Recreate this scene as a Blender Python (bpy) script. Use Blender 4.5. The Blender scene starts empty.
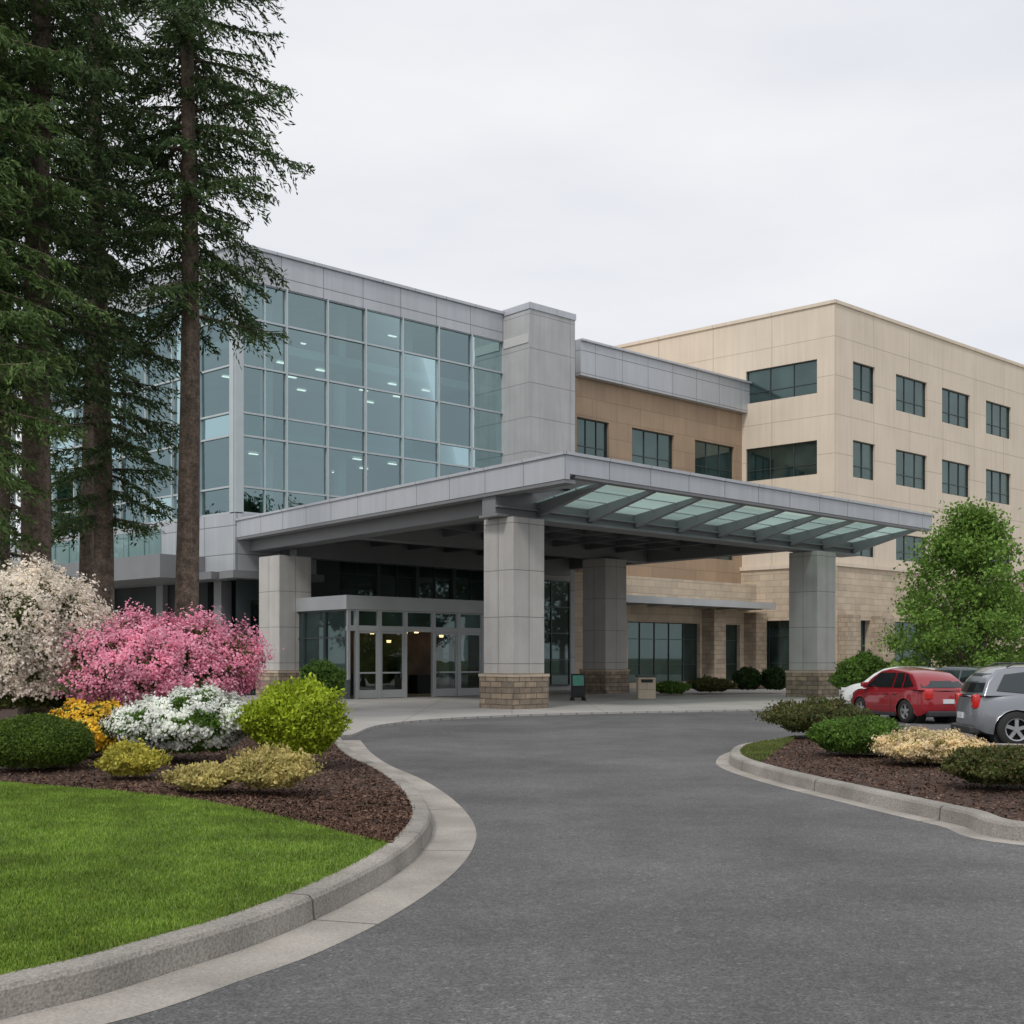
import bpy, bmesh, math, random
import numpy as np
from mathutils import Vector, Matrix
random.seed(7); np.random.seed(7)
rng = np.random.default_rng(11)
SC = bpy.context.scene; COL = SC.collection
F, H, CH = 1200.0, 660.0, 1.75

# ------------------------------------------------------------ helpers
def G(px, py, z=0.0):
    Y = F*(CH-z)/(py-H); return ((px-512)/F*Y, Y)
def tag(o, label=None, cat=None, group=None, kind=None):
    if label: o['label'] = label
    if cat: o['category'] = cat
    if group: o['group'] = group
    if kind: o['kind'] = kind
    return o
def thing(name, label, cat, loc=(0,0,0), rz=0, group=None):
    o = bpy.data.objects.new(name, None); COL.objects.link(o)
    o.location = loc; o.rotation_euler = (0,0,rz); o.empty_display_size = .2
    return tag(o, label, cat, group)
def dup(root, loc, rz, label=None, group=None, scale=None):
    r = root.copy(); COL.objects.link(r); r.location = loc; r.rotation_euler = (0,0,rz)
    if scale: r.scale = scale
    if label: r['label'] = label
    if group: r['group'] = group
    for ch in list(root.children):
        c = ch.copy(); COL.objects.link(c); c.parent = r
        for g in list(ch.children):
            d = g.copy(); COL.objects.link(d); d.parent = c
    return r

class MB:
    def __init__(s): s.v=[]; s.f=[]; s.uv=[]
    def quad(s, pts, uvs=None):
        i=len(s.v); s.v += [tuple(p) for p in pts]; s.f.append(tuple(range(i,i+len(pts))))
        s.uv.append(uvs or [(p[0],p[1]) for p in pts])
    def box8(s, P, dims):
        a0,a1,b0,b1,z0,z1 = dims
        idx={}
        for ia,a in enumerate((a0,a1)):
            for ib,b in enumerate((b0,b1)):
                for iz,z in enumerate((z0,z1)):
                    idx[(ia,ib,iz)] = len(s.v); s.v.append(P(a,b,z))
        A=(a0,a1);B=(b0,b1);Z=(z0,z1)
        def add(keys, fn):
            s.f.append(tuple(idx[k] for k in keys)); s.uv.append([fn(k) for k in keys])
        for ib in (0,1): add([(0,ib,0),(1,ib,0),(1,ib,1),(0,ib,1)], lambda k:(A[k[0]],Z[k[2]]))
        for ia in (0,1): add([(ia,0,0),(ia,1,0),(ia,1,1),(ia,0,1)], lambda k:(B[k[1]],Z[k[2]]))
        for iz in (0,1): add([(0,0,iz),(1,0,iz),(1,1,iz),(0,1,iz)], lambda k:(A[k[0]],B[k[1]]))
    def box(s, x0,x1,y0,y1,z0,z1): s.box8(lambda a,b,z:(a,b,z),(x0,x1,y0,y1,z0,z1))
    def tube(s, pts, radii, n=10):
        rings=[]
        up=Vector((0,0,1))
        for k,p in enumerate(pts):
            p=Vector(p); q=Vector(pts[min(k+1,len(pts)-1)]); r=Vector(pts[max(k-1,0)])
            d=(q-r); d = d.normalized() if d.length>1e-9 else up
            u = d.cross(Vector((1,0,0)) if abs(d.x)<.8 else Vector((0,1,0))).normalized(); w=d.cross(u)
            ring=[]
            for j in range(n):
                a=2*math.pi*j/n
                ring.append(len(s.v)); s.v.append(tuple(p+(u*math.cos(a)+w*math.sin(a))*radii[k]))
            rings.append(ring)
        for k in range(len(rings)-1):
            for j in range(n):
                s.f.append((rings[k][j],rings[k][(j+1)%n],rings[k+1][(j+1)%n],rings[k+1][j]))
                s.uv.append([(j/n,k),((j+1)/n,k),((j+1)/n,k+1),(j/n,k+1)])
        for ring in (rings[0],rings[-1]):
            s.f.append(tuple(ring)); s.uv.append([(0,0)]*n)
    def build(s, name, mat, parent=None, smooth=False, bevel=0, origin=None, label=None, kind=None, sub=False):
        me=bpy.data.meshes.new(name)
        o = origin if origin is not None else ((0,0,0) if parent is None else wloc(parent))
        if origin is False: o=(0,0,0)
        vs=[(v[0]-o[0],v[1]-o[1],v[2]-o[2]) for v in s.v]
        me.from_pydata(vs,[],s.f)
        ul=me.uv_layers.new(name='UVMap')
        flat=[c for f in s.uv for p in f for c in p]
        ul.data.foreach_set('uv', flat)
        bm=bmesh.new(); bm.from_mesh(me); bmesh.ops.recalc_face_normals(bm, faces=bm.faces); bm.to_mesh(me); bm.free()
        me.materials.append(mat)
        if smooth: me.polygons.foreach_set('use_smooth',[True]*len(me.polygons))
        ob=bpy.data.objects.new(name, me); COL.objects.link(ob)
        if parent is not None: ob.parent=parent
        elif origin not in (None, False): ob.location = origin
        if bevel:
            m=ob.modifiers.new('bevel','BEVEL'); m.width=bevel; m.segments=3; m.limit_method='ANGLE'; m.angle_limit=math.radians(35)
            me.polygons.foreach_set('use_smooth',[True]*len(me.polygons))
            ob.modifiers.new('wn','WEIGHTED_NORMAL')
        if label: ob['label']=label
        if kind: ob['kind']=kind
        return ob
def wloc(o):
    x=Vector((0,0,0))
    while o is not None:
        x = x+Vector(o.location); o=o.parent
    return tuple(x)

class Fr:
    def __init__(s, P0, da, db): s.P=P0; s.a=da; s.b=db
    def pt(s,a,b,z): return (s.P[0]+s.a[0]*a+s.b[0]*b, s.P[1]+s.a[1]*a+s.b[1]*b, z)
    def box(s, mb, a0,a1,b0,b1,z0,z1): mb.box8(s.pt,(a0,a1,b0,b1,z0,z1))
    def s_at(s, px, b=0):
        k=(px-512)/F; X=s.P[0]+s.b[0]*b; Y=s.P[1]+s.b[1]*b
        return (k*Y-X)/(s.a[0]-k*s.a[1])
    def z_at(s, px, py, b=0):
        a=s.s_at(px,b); Y=s.P[1]+s.a[1]*a+s.b[1]*b
        return CH+(H-py)*Y/F
    def q(s, mb, a0,a1,z0,z1,b,t=(0,0)):
        pts=[s.pt(a0,b,z0),s.pt(a1,b+t[0],z0),s.pt(a1,b+t[0]+t[1],z1),s.pt(a0,b+t[1],z1)]
        mb.quad(pts,[(a0,z0),(a1,z0),(a1,z1),(a0,z1)])

def nrm(x,y):
    l=math.hypot(x,y); return (x/l,y/l)

# ------------------------------------------------------------ materials
def newmat(name):
    m=bpy.data.materials.new(name); m.use_nodes=True; nt=m.node_tree
    return m, nt, nt.nodes['Principled BSDF']
def N(nt, t, **kw):
    n=nt.nodes.new(t)
    for k,v in kw.items():
        if k in n.inputs: n.inputs[k].default_value=v
        else: setattr(n,k,v)
    return n
def surf(name, col, rough=.7, var=.12, vscale=1.5, bump=.0, bscale=30, joints=None, metal=0, spec=.5, fine=.0, streak=0, col2=None, coat=0):
    m,nt,p=newmat(name); L=nt.links.new
    tc=N(nt,'ShaderNodeTexCoord')
    n1=N(nt,'ShaderNodeTexNoise'); n1.inputs['Scale'].default_value=vscale; n1.inputs['Detail'].default_value=6
    L(tc.outputs['Object'],n1.inputs['Vector'])
    r=N(nt,'ShaderNodeValToRGB'); c=col; d=col2
    r.color_ramp.elements[0].position=.3; r.color_ramp.elements[1].position=.7
    r.color_ramp.elements[0].color=(*( [x*(1-var) for x in c]),1)
    r.color_ramp.elements[1].color=(*(d if d else [min(1,x*(1+var)) for x in c]),1)
    L(n1.outputs['Fac'],r.inputs['Fac']); out=r.outputs['Color']
    if streak:
        mp=N(nt,'ShaderNodeMapping'); mp.inputs['Scale'].default_value=(3,3,.18); L(tc.outputs['Object'],mp.inputs['Vector'])
        n3=N(nt,'ShaderNodeTexNoise'); n3.inputs['Scale'].default_value=1.3; n3.inputs['Detail'].default_value=5; L(mp.outputs[0],n3.inputs['Vector'])
        mr=N(nt,'ShaderNodeMapRange'); mr.inputs['From Min'].default_value=.35; mr.inputs['From Max'].default_value=.7; mr.inputs['To Min'].default_value=1-streak; mr.inputs['To Max'].default_value=1.05
        L(n3.outputs['Fac'],mr.inputs['Value'])
        mx=N(nt,'ShaderNodeVectorMath',operation='SCALE'); L(out,mx.inputs[0]); L(mr.outputs[0],mx.inputs['Scale']); out=mx.outputs[0]
    if fine:
        n2=N(nt,'ShaderNodeTexNoise'); n2.inputs['Scale'].default_value=bscale; n2.inputs['Detail'].default_value=3; L(tc.outputs['Object'],n2.inputs['Vector'])
        mr=N(nt,'ShaderNodeMapRange'); mr.inputs['From Min'].default_value=.3; mr.inputs['From Max'].default_value=.7; mr.inputs['To Min'].default_value=1-fine; mr.inputs['To Max'].default_value=1+fine
        L(n2.outputs['Fac'],mr.inputs['Value'])
        mx=N(nt,'ShaderNodeVectorMath',operation='SCALE'); L(out,mx.inputs[0]); L(mr.outputs[0],mx.inputs['Scale']); out=mx.outputs[0]
    hb=None
    if joints:
        w,h,mo,off,jd,cv = joints
        uv=N(nt,'ShaderNodeUVMap')
        b=N(nt,'ShaderNodeTexBrick'); b.offset=off; b.squash=1
        b.inputs['Scale'].default_value=1; b.inputs['Mortar Size'].default_value=mo; b.inputs['Mortar Smooth'].default_value=.1; b.inputs['Bias'].default_value=0
        b.inputs['Brick Width'].default_value=w; b.inputs['Row Height'].default_value=h
        b.inputs['Color1'].default_value=(1-cv,1-cv,1-cv*.9,1); b.inputs['Color2'].default_value=(1+cv,1+cv*.9,1+cv*.7,1); b.inputs['Mortar'].default_value=(jd,jd,jd,1)
        L(uv.outputs[0],b.inputs['Vector'])
        mx=N(nt,'ShaderNodeVectorMath',operation='MULTIPLY'); L(out,mx.inputs[0]); L(b.outputs['Color'],mx.inputs[1]); out=mx.outputs[0]
        hb=b
    L(out,p.inputs['Base Color'])
    p.inputs['Roughness'].default_value=rough; p.inputs['Metallic'].default_value=metal
    p.inputs['Specular IOR Level'].default_value=spec; p.inputs['Coat Weight'].default_value=coat
    last=None
    if bump:
        nb=N(nt,'ShaderNodeTexNoise'); nb.inputs['Scale'].default_value=bscale; nb.inputs['Detail'].default_value=4; L(tc.outputs['Object'],nb.inputs['Vector'])
        bp=N(nt,'ShaderNodeBump'); bp.inputs['Strength'].default_value=bump; bp.inputs['Distance'].default_value=.02; L(nb.outputs['Fac'],bp.inputs['Height']); last=bp
    if hb:
        bp=N(nt,'ShaderNodeBump',invert=True); bp.inputs['Strength'].default_value=.6; bp.inputs['Distance'].default_value=.02; L(hb.outputs['Fac'],bp.inputs['Height'])
        if last: L(last.outputs[0],bp.inputs['Normal'])
        last=bp
    if last: L(last.outputs[0],p.inputs['Normal'])
    return m
def leafmat(name, cols, rough=.55, trans=.25):
    m,nt,p=newmat(name); L=nt.links.new
    g=N(nt,'ShaderNodeNewGeometry'); r=N(nt,'ShaderNodeValToRGB'); e=r.color_ramp.elements
    while len(e)<len(cols): e.new(.5)
    for i,c in enumerate(cols): e[i].position=i/(len(cols)-1); e[i].color=(*c,1)
    L(g.outputs['Random Per Island'],r.inputs['Fac'])
    tc=N(nt,'ShaderNodeTexCoord'); n=N(nt,'ShaderNodeTexNoise'); n.inputs['Scale'].default_value=2.2; n.inputs['Detail'].default_value=3; L(tc.outputs['Object'],n.inputs['Vector'])
    mr=N(nt,'ShaderNodeMapRange'); mr.inputs['From Min'].default_value=.35; mr.inputs['From Max'].default_value=.65; mr.inputs['To Min'].default_value=.75; mr.inputs['To Max'].default_value=1.25; L(n.outputs['Fac'],mr.inputs['Value'])
    mx=N(nt,'ShaderNodeVectorMath',operation='SCALE'); L(r.outputs[0],mx.inputs[0]); L(mr.outputs[0],mx.inputs['Scale'])
    L(mx.outputs[0],p.inputs['Base Color']); p.inputs['Roughness'].default_value=rough; p.inputs['Specular IOR Level'].default_value=.25
    t=N(nt,'ShaderNodeBsdfTranslucent'); L(mx.outputs[0],t.inputs['Color'])
    ms=N(nt,'ShaderNodeMixShader'); ms.inputs[0].default_value=trans
    L(p.outputs[0],ms.inputs[1]); L(t.outputs[0],ms.inputs[2]); L(ms.outputs[0],nt.nodes['Material Output'].inputs['Surface'])
    return m
def glassmat(name, tint, refl, rcol=(.85,.93,.93), rough=.01, blend=.35, transl=None, mx_=1.0):
    m=bpy.data.materials.new(name); m.use_nodes=True; nt=m.node_tree; nt.nodes.remove(nt.nodes['Principled BSDF']); L=nt.links.new
    t=N(nt,'ShaderNodeBsdfTransparent'); t.inputs[0].default_value=(*tint,1); tout=t.outputs[0]
    if transl:
        tl=N(nt,'ShaderNodeBsdfTranslucent'); tl.inputs[0].default_value=(*transl,1)
        m2=N(nt,'ShaderNodeMixShader'); m2.inputs[0].default_value=.6; L(tout,m2.inputs[1]); L(tl.outputs[0],m2.inputs[2]); tout=m2.outputs[0]
    g=N(nt,'ShaderNodeBsdfGlossy'); g.inputs['Color'].default_value=(*rcol,1); g.inputs['Roughness'].default_value=rough
    tc=N(nt,'ShaderNodeTexCoord'); n=N(nt,'ShaderNodeTexNoise'); n.inputs['Scale'].default_value=.7; L(tc.outputs['Object'],n.inputs['Vector'])
    bp=N(nt,'ShaderNodeBump'); bp.inputs['Strength'].default_value=.06; bp.inputs['Distance'].default_value=.1; L(n.outputs['Fac'],bp.inputs['Height']); L(bp.outputs[0],g.inputs['Normal'])
    lw=N(nt,'ShaderNodeLayerWeight'); lw.inputs['Blend'].default_value=blend
    mr=N(nt,'ShaderNodeMapRange'); mr.inputs['To Min'].default_value=refl; mr.inputs['To Max'].default_value=mx_; L(lw.outputs['Fresnel'],mr.inputs['Value'])
    ms=N(nt,'ShaderNodeMixShader'); L(mr.outputs[0],ms.inputs[0]); L(tout,ms.inputs[1]); L(g.outputs[0],ms.inputs[2]); L(ms.outputs[0],nt.nodes['Material Output'].inputs['Surface'])
    return m
def darkglass(name, c1, c2, refl=.18, gc=(.8,.93,.95)):
    m,nt,p=newmat(name); L=nt.links.new
    tc=N(nt,'ShaderNodeTexCoord'); n=N(nt,'ShaderNodeTexNoise'); n.inputs['Scale'].default_value=.45; n.inputs['Detail'].default_value=2; L(tc.outputs['Object'],n.inputs['Vector'])
    r=N(nt,'ShaderNodeValToRGB'); r.color_ramp.elements[0].position=.4; r.color_ramp.elements[1].position=.62
    r.color_ramp.elements[0].color=(*c1,1); r.color_ramp.elements[1].color=(*c2,1); L(n.outputs['Fac'],r.inputs[0]); L(r.outputs[0],p.inputs['Base Color'])
    p.inputs['Roughness'].default_value=.3; p.inputs['Specular IOR Level'].default_value=.2
    g=N(nt,'ShaderNodeBsdfGlossy'); g.inputs['Color'].default_value=(*gc,1); g.inputs['Roughness'].default_value=.02
    ms=N(nt,'ShaderNodeMixShader'); ms.inputs[0].default_value=refl; L(p.outputs[0],ms.inputs[1]); L(g.outputs[0],ms.inputs[2]); L(ms.outputs[0],nt.nodes['Material Output'].inputs['Surface'])
    return m
def emis(name,col,st):
    m,nt,p=newmat(name); p.inputs['Emission Color'].default_value=(*col,1); p.inputs['Emission Strength'].default_value=st; p.inputs['Base Color'].default_value=(*col,1); return m
def asphalt():
    m,nt,p=newmat('asphalt'); L=nt.links.new; tc=N(nt,'ShaderNodeTexCoord')
    def noise(s,d=3,vec=None):
        n=N(nt,'ShaderNodeTexNoise'); n.inputs['Scale'].default_value=s; n.inputs['Detail'].default_value=d; L(vec or tc.outputs['Object'],n.inputs['Vector']); return n.outputs['Fac']
    def mr(v,a,b,c,d):
        q=N(nt,'ShaderNodeMapRange'); q.inputs['From Min'].default_value=a; q.inputs['From Max'].default_value=b; q.inputs['To Min'].default_value=c; q.inputs['To Max'].default_value=d; L(v,q.inputs['Value']); return q.outputs[0]
    vo=N(nt,'ShaderNodeTexVoronoi'); vo.inputs['Scale'].default_value=90; L(tc.outputs['Object'],vo.inputs['Vector'])
    sx=N(nt,'ShaderNodeSeparateColor'); L(vo.outputs['Color'],sx.inputs[0])
    vo2=N(nt,'ShaderNodeTexVoronoi'); vo2.inputs['Scale'].default_value=45; L(tc.outputs['Object'],vo2.inputs['Vector'])
    sx2=N(nt,'ShaderNodeSeparateColor'); L(vo2.outputs['Color'],sx2.inputs[0])
    def mul(a,b):
        q=N(nt,'ShaderNodeMath',operation='MULTIPLY'); L(a,q.inputs[0]); L(b,q.inputs[1]); return q.outputs[0]
    v=mul(mr(sx.outputs[0],0,1,.60,1.42),mr(sx2.outputs[1],.86,1,1,1.5))
    v=mul(v,mr(noise(9,5),.3,.7,.90,1.10)); v=mul(v,mr(noise(.28,4),.35,.65,.80,1.20)); v=mul(v,mr(noise(1.3,5),.35,.65,.90,1.10))
    sc=N(nt,'ShaderNodeVectorMath',operation='SCALE'); sc.inputs[0].default_value=(.111,.110,.110); L(v,sc.inputs['Scale']); L(sc.outputs[0],p.inputs['Base Color'])
    p.inputs['Roughness'].default_value=.80; p.inputs['Specular IOR Level'].default_value=.38
    bp=N(nt,'ShaderNodeBump'); bp.inputs['Strength'].default_value=.55; bp.inputs['Distance'].default_value=.01; L(vo.outputs['Distance'],bp.inputs['Height']); L(bp.outputs[0],p.inputs['Normal'])
    return m

M={}
M['asphalt']=asphalt()
M['ground']=surf('ground',(.07,.10,.035),.95,.2,.3)
M['plaza']=surf('plaza concrete',(.38,.365,.34),.85,.1,.6,bump=.15,bscale=60,joints=(3,3,.015,0,.6,.03))
M['kerb']=surf('kerb concrete',(.29,.27,.24),.9,.28,1.3,bump=.5,bscale=55,fine=.28,joints=(3.0,50,.012,0,.35,.03))
M['gutter']=surf('gutter concrete',(.33,.305,.27),.9,.26,1.1,bump=.3,bscale=60,fine=.18,joints=(3.0,50,.012,0,.4,.03))
M['mulch']=surf('mulch',(.065,.036,.025),.95,.5,14,bump=1,bscale=60,fine=.5)
M['soil']=surf('lawn soil',(.085,.16,.02),.95,.4,2,bump=.5,bscale=40)
M['conc']=surf('column concrete',(.49,.475,.455),.8,.07,1.2,bump=.12,bscale=40,fine=.05,streak=.06,joints=(4,1.62,.014,0,.5,.02))
M['pier']=surf('pier concrete',(.46,.46,.465),.8,.07,.8,bump=.1,bscale=30,streak=.07,joints=(20,1.9,.02,0,.6,.03))
M['stone']=surf('ledge stone',(.31,.25,.185),.85,.25,3,bump=.6,bscale=14,joints=(.55,.2,.018,.5,.45,.28))
M['stonewall']=surf('stone wall',(.53,.44,.335),.85,.12,1,bump=.3,bscale=14,joints=(1.1,.42,.016,.5,.7,.10))
M['pil']=surf('pilaster stone',(.42,.345,.26),.85,.18,1,bump=.4,bscale=14,joints=(.7,.3,.016,.5,.6,.16))
M['metal']=surf('grey metal panel',(.50,.52,.555),.42,.05,.5,joints=(2.1,40,.02,0,.5,.025),metal=.2,streak=.05)
M['metal2']=surf('facade metal panel',(.48,.50,.53),.42,.05,.5,joints=(2.4,1.35,.025,0,.5,.03),metal=.2,streak=.05)
M['steel']=surf('painted steel',(.21,.215,.225),.5,.06,1)
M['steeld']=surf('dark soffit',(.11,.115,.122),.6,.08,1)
M['mull']=surf('mullion aluminium',(.50,.55,.57),.4,.05,1,metal=.25)
M['mulld']=surf('dark window frame',(.06,.075,.078),.45,.05,1,metal=.2)
M['alu']=surf('light aluminium',(.46,.48,.49),.4,.05,1,metal=.3)
M['tan']=surf('tan precast',(.70,.605,.49),.85,.04,.4,bump=.08,bscale=50,streak=.035,joints=(4.6,2.55,.022,0,.68,.02))
M['brown']=surf('brown panel',(.37,.27,.185),.85,.08,.5,bump=.1,bscale=40,streak=.05,joints=(2.2,1.1,.018,.5,.75,.06))
M['white']=surf('white soffit',(.6,.6,.58),.7,.05,1)
M['inwall']=surf('interior wall',(.24,.32,.315),.8,.45,.3)
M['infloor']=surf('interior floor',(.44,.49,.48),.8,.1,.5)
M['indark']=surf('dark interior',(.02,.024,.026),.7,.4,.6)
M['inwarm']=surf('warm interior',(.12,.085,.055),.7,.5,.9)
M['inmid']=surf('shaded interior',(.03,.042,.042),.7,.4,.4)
M['dark']=surf('black rubber',(.02,.02,.02),.8,.1,4)
M['cglass']=glassmat('curtain glass',(.43,.61,.61),.29,(.57,.77,.80),mx_=.8)
M['cspan']=glassmat('spandrel glass',(.16,.28,.285),.33,(.50,.70,.73),mx_=.8)
M['dglass']=darkglass('dark window glass',(.008,.02,.019),(.03,.053,.05),.12,(.6,.82,.8))
M['vglass']=glassmat('door glass',(.45,.53,.52),.08,(.75,.85,.85),mx_=.8)
M['skyglass']=glassmat('canopy glass',(.5,.66,.61),.03,transl=(.47,.63,.57),blend=.1,mx_=.3)
M['rail']=glassmat('rail glass',(.5,.7,.66),.06,blend=.1,mx_=.5)
M['light']=emis('ceiling light',(1,.95,.85),1.8)
M['warm']=emis('warm lamp',(1,.66,.3),4)
M['bark']=surf('bark',(.16,.12,.092),.95,.4,6,bump=1,bscale=18,fine=.4,streak=.4)
M['bark2']=surf('grey bark',(.16,.13,.10),.95,.3,6,bump=.6,bscale=20)
M['needle']=leafmat('conifer needles',[(.028,.054,.022),(.048,.088,.033),(.080,.132,.045),(.125,.18,.062)],.6,.28)
M['needle2']=leafmat('light conifer needles',[(.055,.10,.03),(.10,.165,.05),(.16,.235,.07)],.6,.3)

# ------------------------------------------------------------ world, sun, camera
w=bpy.data.worlds.new('World'); SC.world=w; w.use_nodes=True; nt=w.node_tree; L=nt.links.new
bg=nt.nodes['Background']; bg.inputs['Strength'].default_value=.1
sky=N(nt,'ShaderNodeTexSky'); sky.sky_type='NISHITA'; sky.sun_disc=False
SE,SR=math.radians(48),math.radians(205)
sky.sun_elevation=SE; sky.sun_rotation=SR
tc=N(nt,'ShaderNodeTexCoord'); mp=N(nt,'ShaderNodeMapping'); mp.inputs['Scale'].default_value=(1,1,3.2); L(tc.outputs['Generated'],mp.inputs['Vector'])
n=N(nt,'ShaderNodeTexNoise'); n.inputs['Scale'].default_value=2.1; n.inputs['Detail'].default_value=6; n.inputs['Roughness'].default_value=.5; L(mp.outputs[0],n.inputs['Vector'])
r=N(nt,'ShaderNodeValToRGB'); r.color_ramp.elements[0].position=.3; r.color_ramp.elements[1].position=.66
r.color_ramp.elements[0].color=(.76,.785,.855,1); r.color_ramp.elements[1].color=(.95,.95,.965,1); L(n.outputs['Fac'],r.inputs[0])
sc=N(nt,'ShaderNodeVectorMath',operation='SCALE'); sc.inputs['Scale'].default_value=10; L(r.outputs[0],sc.inputs[0])
mx=N(nt,'ShaderNodeMix'); mx.data_type='RGBA'; mx.inputs[0].default_value=.95; L(sky.outputs[0],mx.inputs[6]); L(sc.outputs[0],mx.inputs[7]); L(mx.outputs[2],bg.inputs['Color'])
sd=bpy.data.lights.new('sun','SUN'); sd.energy=1.5; sd.angle=math.radians(11); sd.color=(1,.96,.9)
so=bpy.data.objects.new('sun',sd); COL.objects.link(so)
dv=Vector((math.sin(SR)*math.cos(SE), math.cos(SR)*math.cos(SE), math.sin(SE)))
so.rotation_euler=dv.to_track_quat('Z','Y').to_euler(); so.location=(0,0,60)
cd=bpy.data.cameras.new('camera'); cam=bpy.data.objects.new('camera',cd); COL.objects.link(cam); SC.camera=cam
cam.location=(0,0,CH); cam.rotation_euler=(math.radians(90),0,0); cd.lens=F/1024*36; cd.sensor_width=36; cd.shift_y=(H-512)/1024; cd.clip_end=3000; cd.clip_start=.1
SC.view_settings.view_transform='Standard'; SC.view_settings.look='None'; SC.view_settings.exposure=0

# ------------------------------------------------------------ ground
def sheet(name, poly, z, mat, kind='structure'):
    mb=MB(); mb.quad([(x,y,z) for x,y in poly]); return mb.build(name, M[mat], kind=kind)
sheet('ground',[(-900,-300),(900,-300),(900,1500),(-900,1500)],-.03,'ground')
sheet('road',[(-60,-40),(90,-40),(90,62),(-60,62)],0,'asphalt')

def catmull(P, step=.15):
    out=[]; P=[np.array(p,float) for p in P]; P=[2*P[0]-P[1]]+P+[2*P[-1]-P[-2]]
    for i in range(1,len(P)-2):
        n=max(2,int(np.linalg.norm(P[i+1]-P[i])/step))
        for k in range(n):
            t=k/n; a,b,c,d=P[i-1],P[i],P[i+1],P[i+2]
            out.append(.5*((2*b)+(c-a)*t+(2*a-5*b+4*c-d)*t*t+(3*b-a-3*c+d)*t**3))
    out.append(P[-2]); return np.array(out)
def loft(name, line, prof, mat, side, kind='structure', closed=False):
    d=np.gradient(line,axis=0); d/=np.linalg.norm(d,axis=1)[:,None]; nn=np.stack([-d[:,1],d[:,0]],1)*side
    s=np.concatenate([[0],np.cumsum(np.linalg.norm(np.diff(line,axis=0),axis=1))])
    mb=MB(); pl=[0]
    for k in range(1,len(prof)): pl.append(pl[-1]+math.hypot(prof[k][0]-prof[k-1][0],prof[k][1]-prof[k-1][1]))
    for k in range(len(prof)): 
        for i in range(len(line)):
            p=line[i]+nn[i]*prof[k][0]; mb.v.append((p[0],p[1],prof[k][1]))
    n=len(line)
    for k in range(len(prof)-1):
        for i in range(n-1):
            mb.f.append((k*n+i,k*n+i+1,(k+1)*n+i+1,(k+1)*n+i)); mb.uv.append([(s[i],pl[k]+1),(s[i+1],pl[k]+1),(s[i+1],pl[k+1]+1),(s[i],pl[k+1]+1)])
    return mb.build(name, M[mat], kind=kind, smooth=False), line+nn*prof[-1][0]
kp=[(-9,-1),(-6.2,1.5),(-4.0,3.8)]+[G(*p) for p in [(0,1021),(100,996),(175,972),(260,944),(340,908),(400,872),(428,843),(431,822),(417,800),(393,781),(363,766),(348,754),(342,745)]]+[(-3.95,27.2),(-4.6,30.5),(-6.6,35),(-10,40),(-20,44),(-45,46)]
KL=catmull(kp)
loft('kerb',KL,[(0,0),(.015,.14),(.035,.165),(.06,.172),(.2,.172),(.215,.16),(.22,.0)],'kerb',1)
cut=int(np.argmin(np.abs(KL[:,1]-26.2)+np.abs(KL[:,0]+3.7)))
loft('gutter',KL[:cut],[(-.45,.002),(-.44,.006),(-.002,.006)],'gutter',1)
d=np.gradient(KL,axis=0); d/=np.linalg.norm(d,axis=1)[:,None]; KI=KL+np.stack([-d[:,1],d[:,0]],1)*.2
def Kx(y): return np.interp(y, KI[:,1], KI[:,0])
def sstep(t): t=np.clip(t,0,1); return t*t*(3-2*t)
def hz(x,y):
    dd=Kx(y)-x
    return .15+.10*sstep(dd/4)+.012*np.sin(x*1.7+y)*sstep(dd/1.5)
bY=[-5,10.4,11.55,12.3,12.9,13.7,14.6,15.1,15.5]; bXv=[20,-1.1,-2.04,-2.7,-3.35,-4.6,-6.2,-10,-40]
def bX(y): return np.interp(y,bY,bXv)
def terrain(name, ys, xr, off, mat, kind, xmin=-45, nx=60):
    mb=MB(); t=(np.linspace(0,1,nx)**2.2); n=nx
    for y in ys:
        x1=float(xr(y)); xs=x1+(xmin-x1)*t; zs=hz(xs,y)+off
        for x,z in zip(xs,zs): mb.v.append((float(x),float(y),float(z)))
    for i in range(len(ys)-1):
        for k in range(n-1):
            mb.f.append((i*n+k,i*n+k+1,(i+1)*n+k+1,(i+1)*n+k)); mb.uv.append([(0,0)]*4)
    return mb.build(name,M[mat],kind=kind,smooth=True)
terrain('planting_bed',np.linspace(8,43.5,180),Kx,0,'mulch','structure')
terrain('lawn',np.linspace(0,15.45,150),lambda y:min(Kx(y),bX(y)),.012,'soil','structure',xmin=-40)

def fastquads(name, V, mat, parent=None, kind=None, label=None):
    n=V.shape[0]; me=bpy.data.meshes.new(name)
    me.vertices.add(4*n); me.vertices.foreach_set('co',V.reshape(-1).astype(np.float32))
    me.loops.add(4*n); me.loops.foreach_set('vertex_index',np.arange(4*n,dtype=np.int32))
    me.polygons.add(n); me.polygons.foreach_set('loop_start',np.arange(0,4*n,4,dtype=np.int32))
    me.update(calc_edges=True); me.validate(); me.materials.append(mat)
    o=bpy.data.objects.new(name,me); COL.objects.link(o)
    if parent is not None: o.parent=parent
    if kind: o['kind']=kind
    if label: o['label']=label
    return o
def unit(a): return a/np.maximum(np.linalg.norm(a,axis=-1,keepdims=True),1e-9)
def rvec(n): return unit(rng.normal(size=(n,3)))
def leafquads(C, D, Nn, ln, wd):
    D=unit(D); S=unit(np.cross(D,Nn)); ln=np.asarray(ln).reshape(-1,1) if np.ndim(ln) else ln; wd=np.asarray(wd).reshape(-1,1) if np.ndim(wd) else wd
    return np.stack([C-D*ln*.5, C+S*wd*.5-D*ln*.05, C+D*ln*.5, C-S*wd*.5-D*ln*.05],1)
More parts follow.
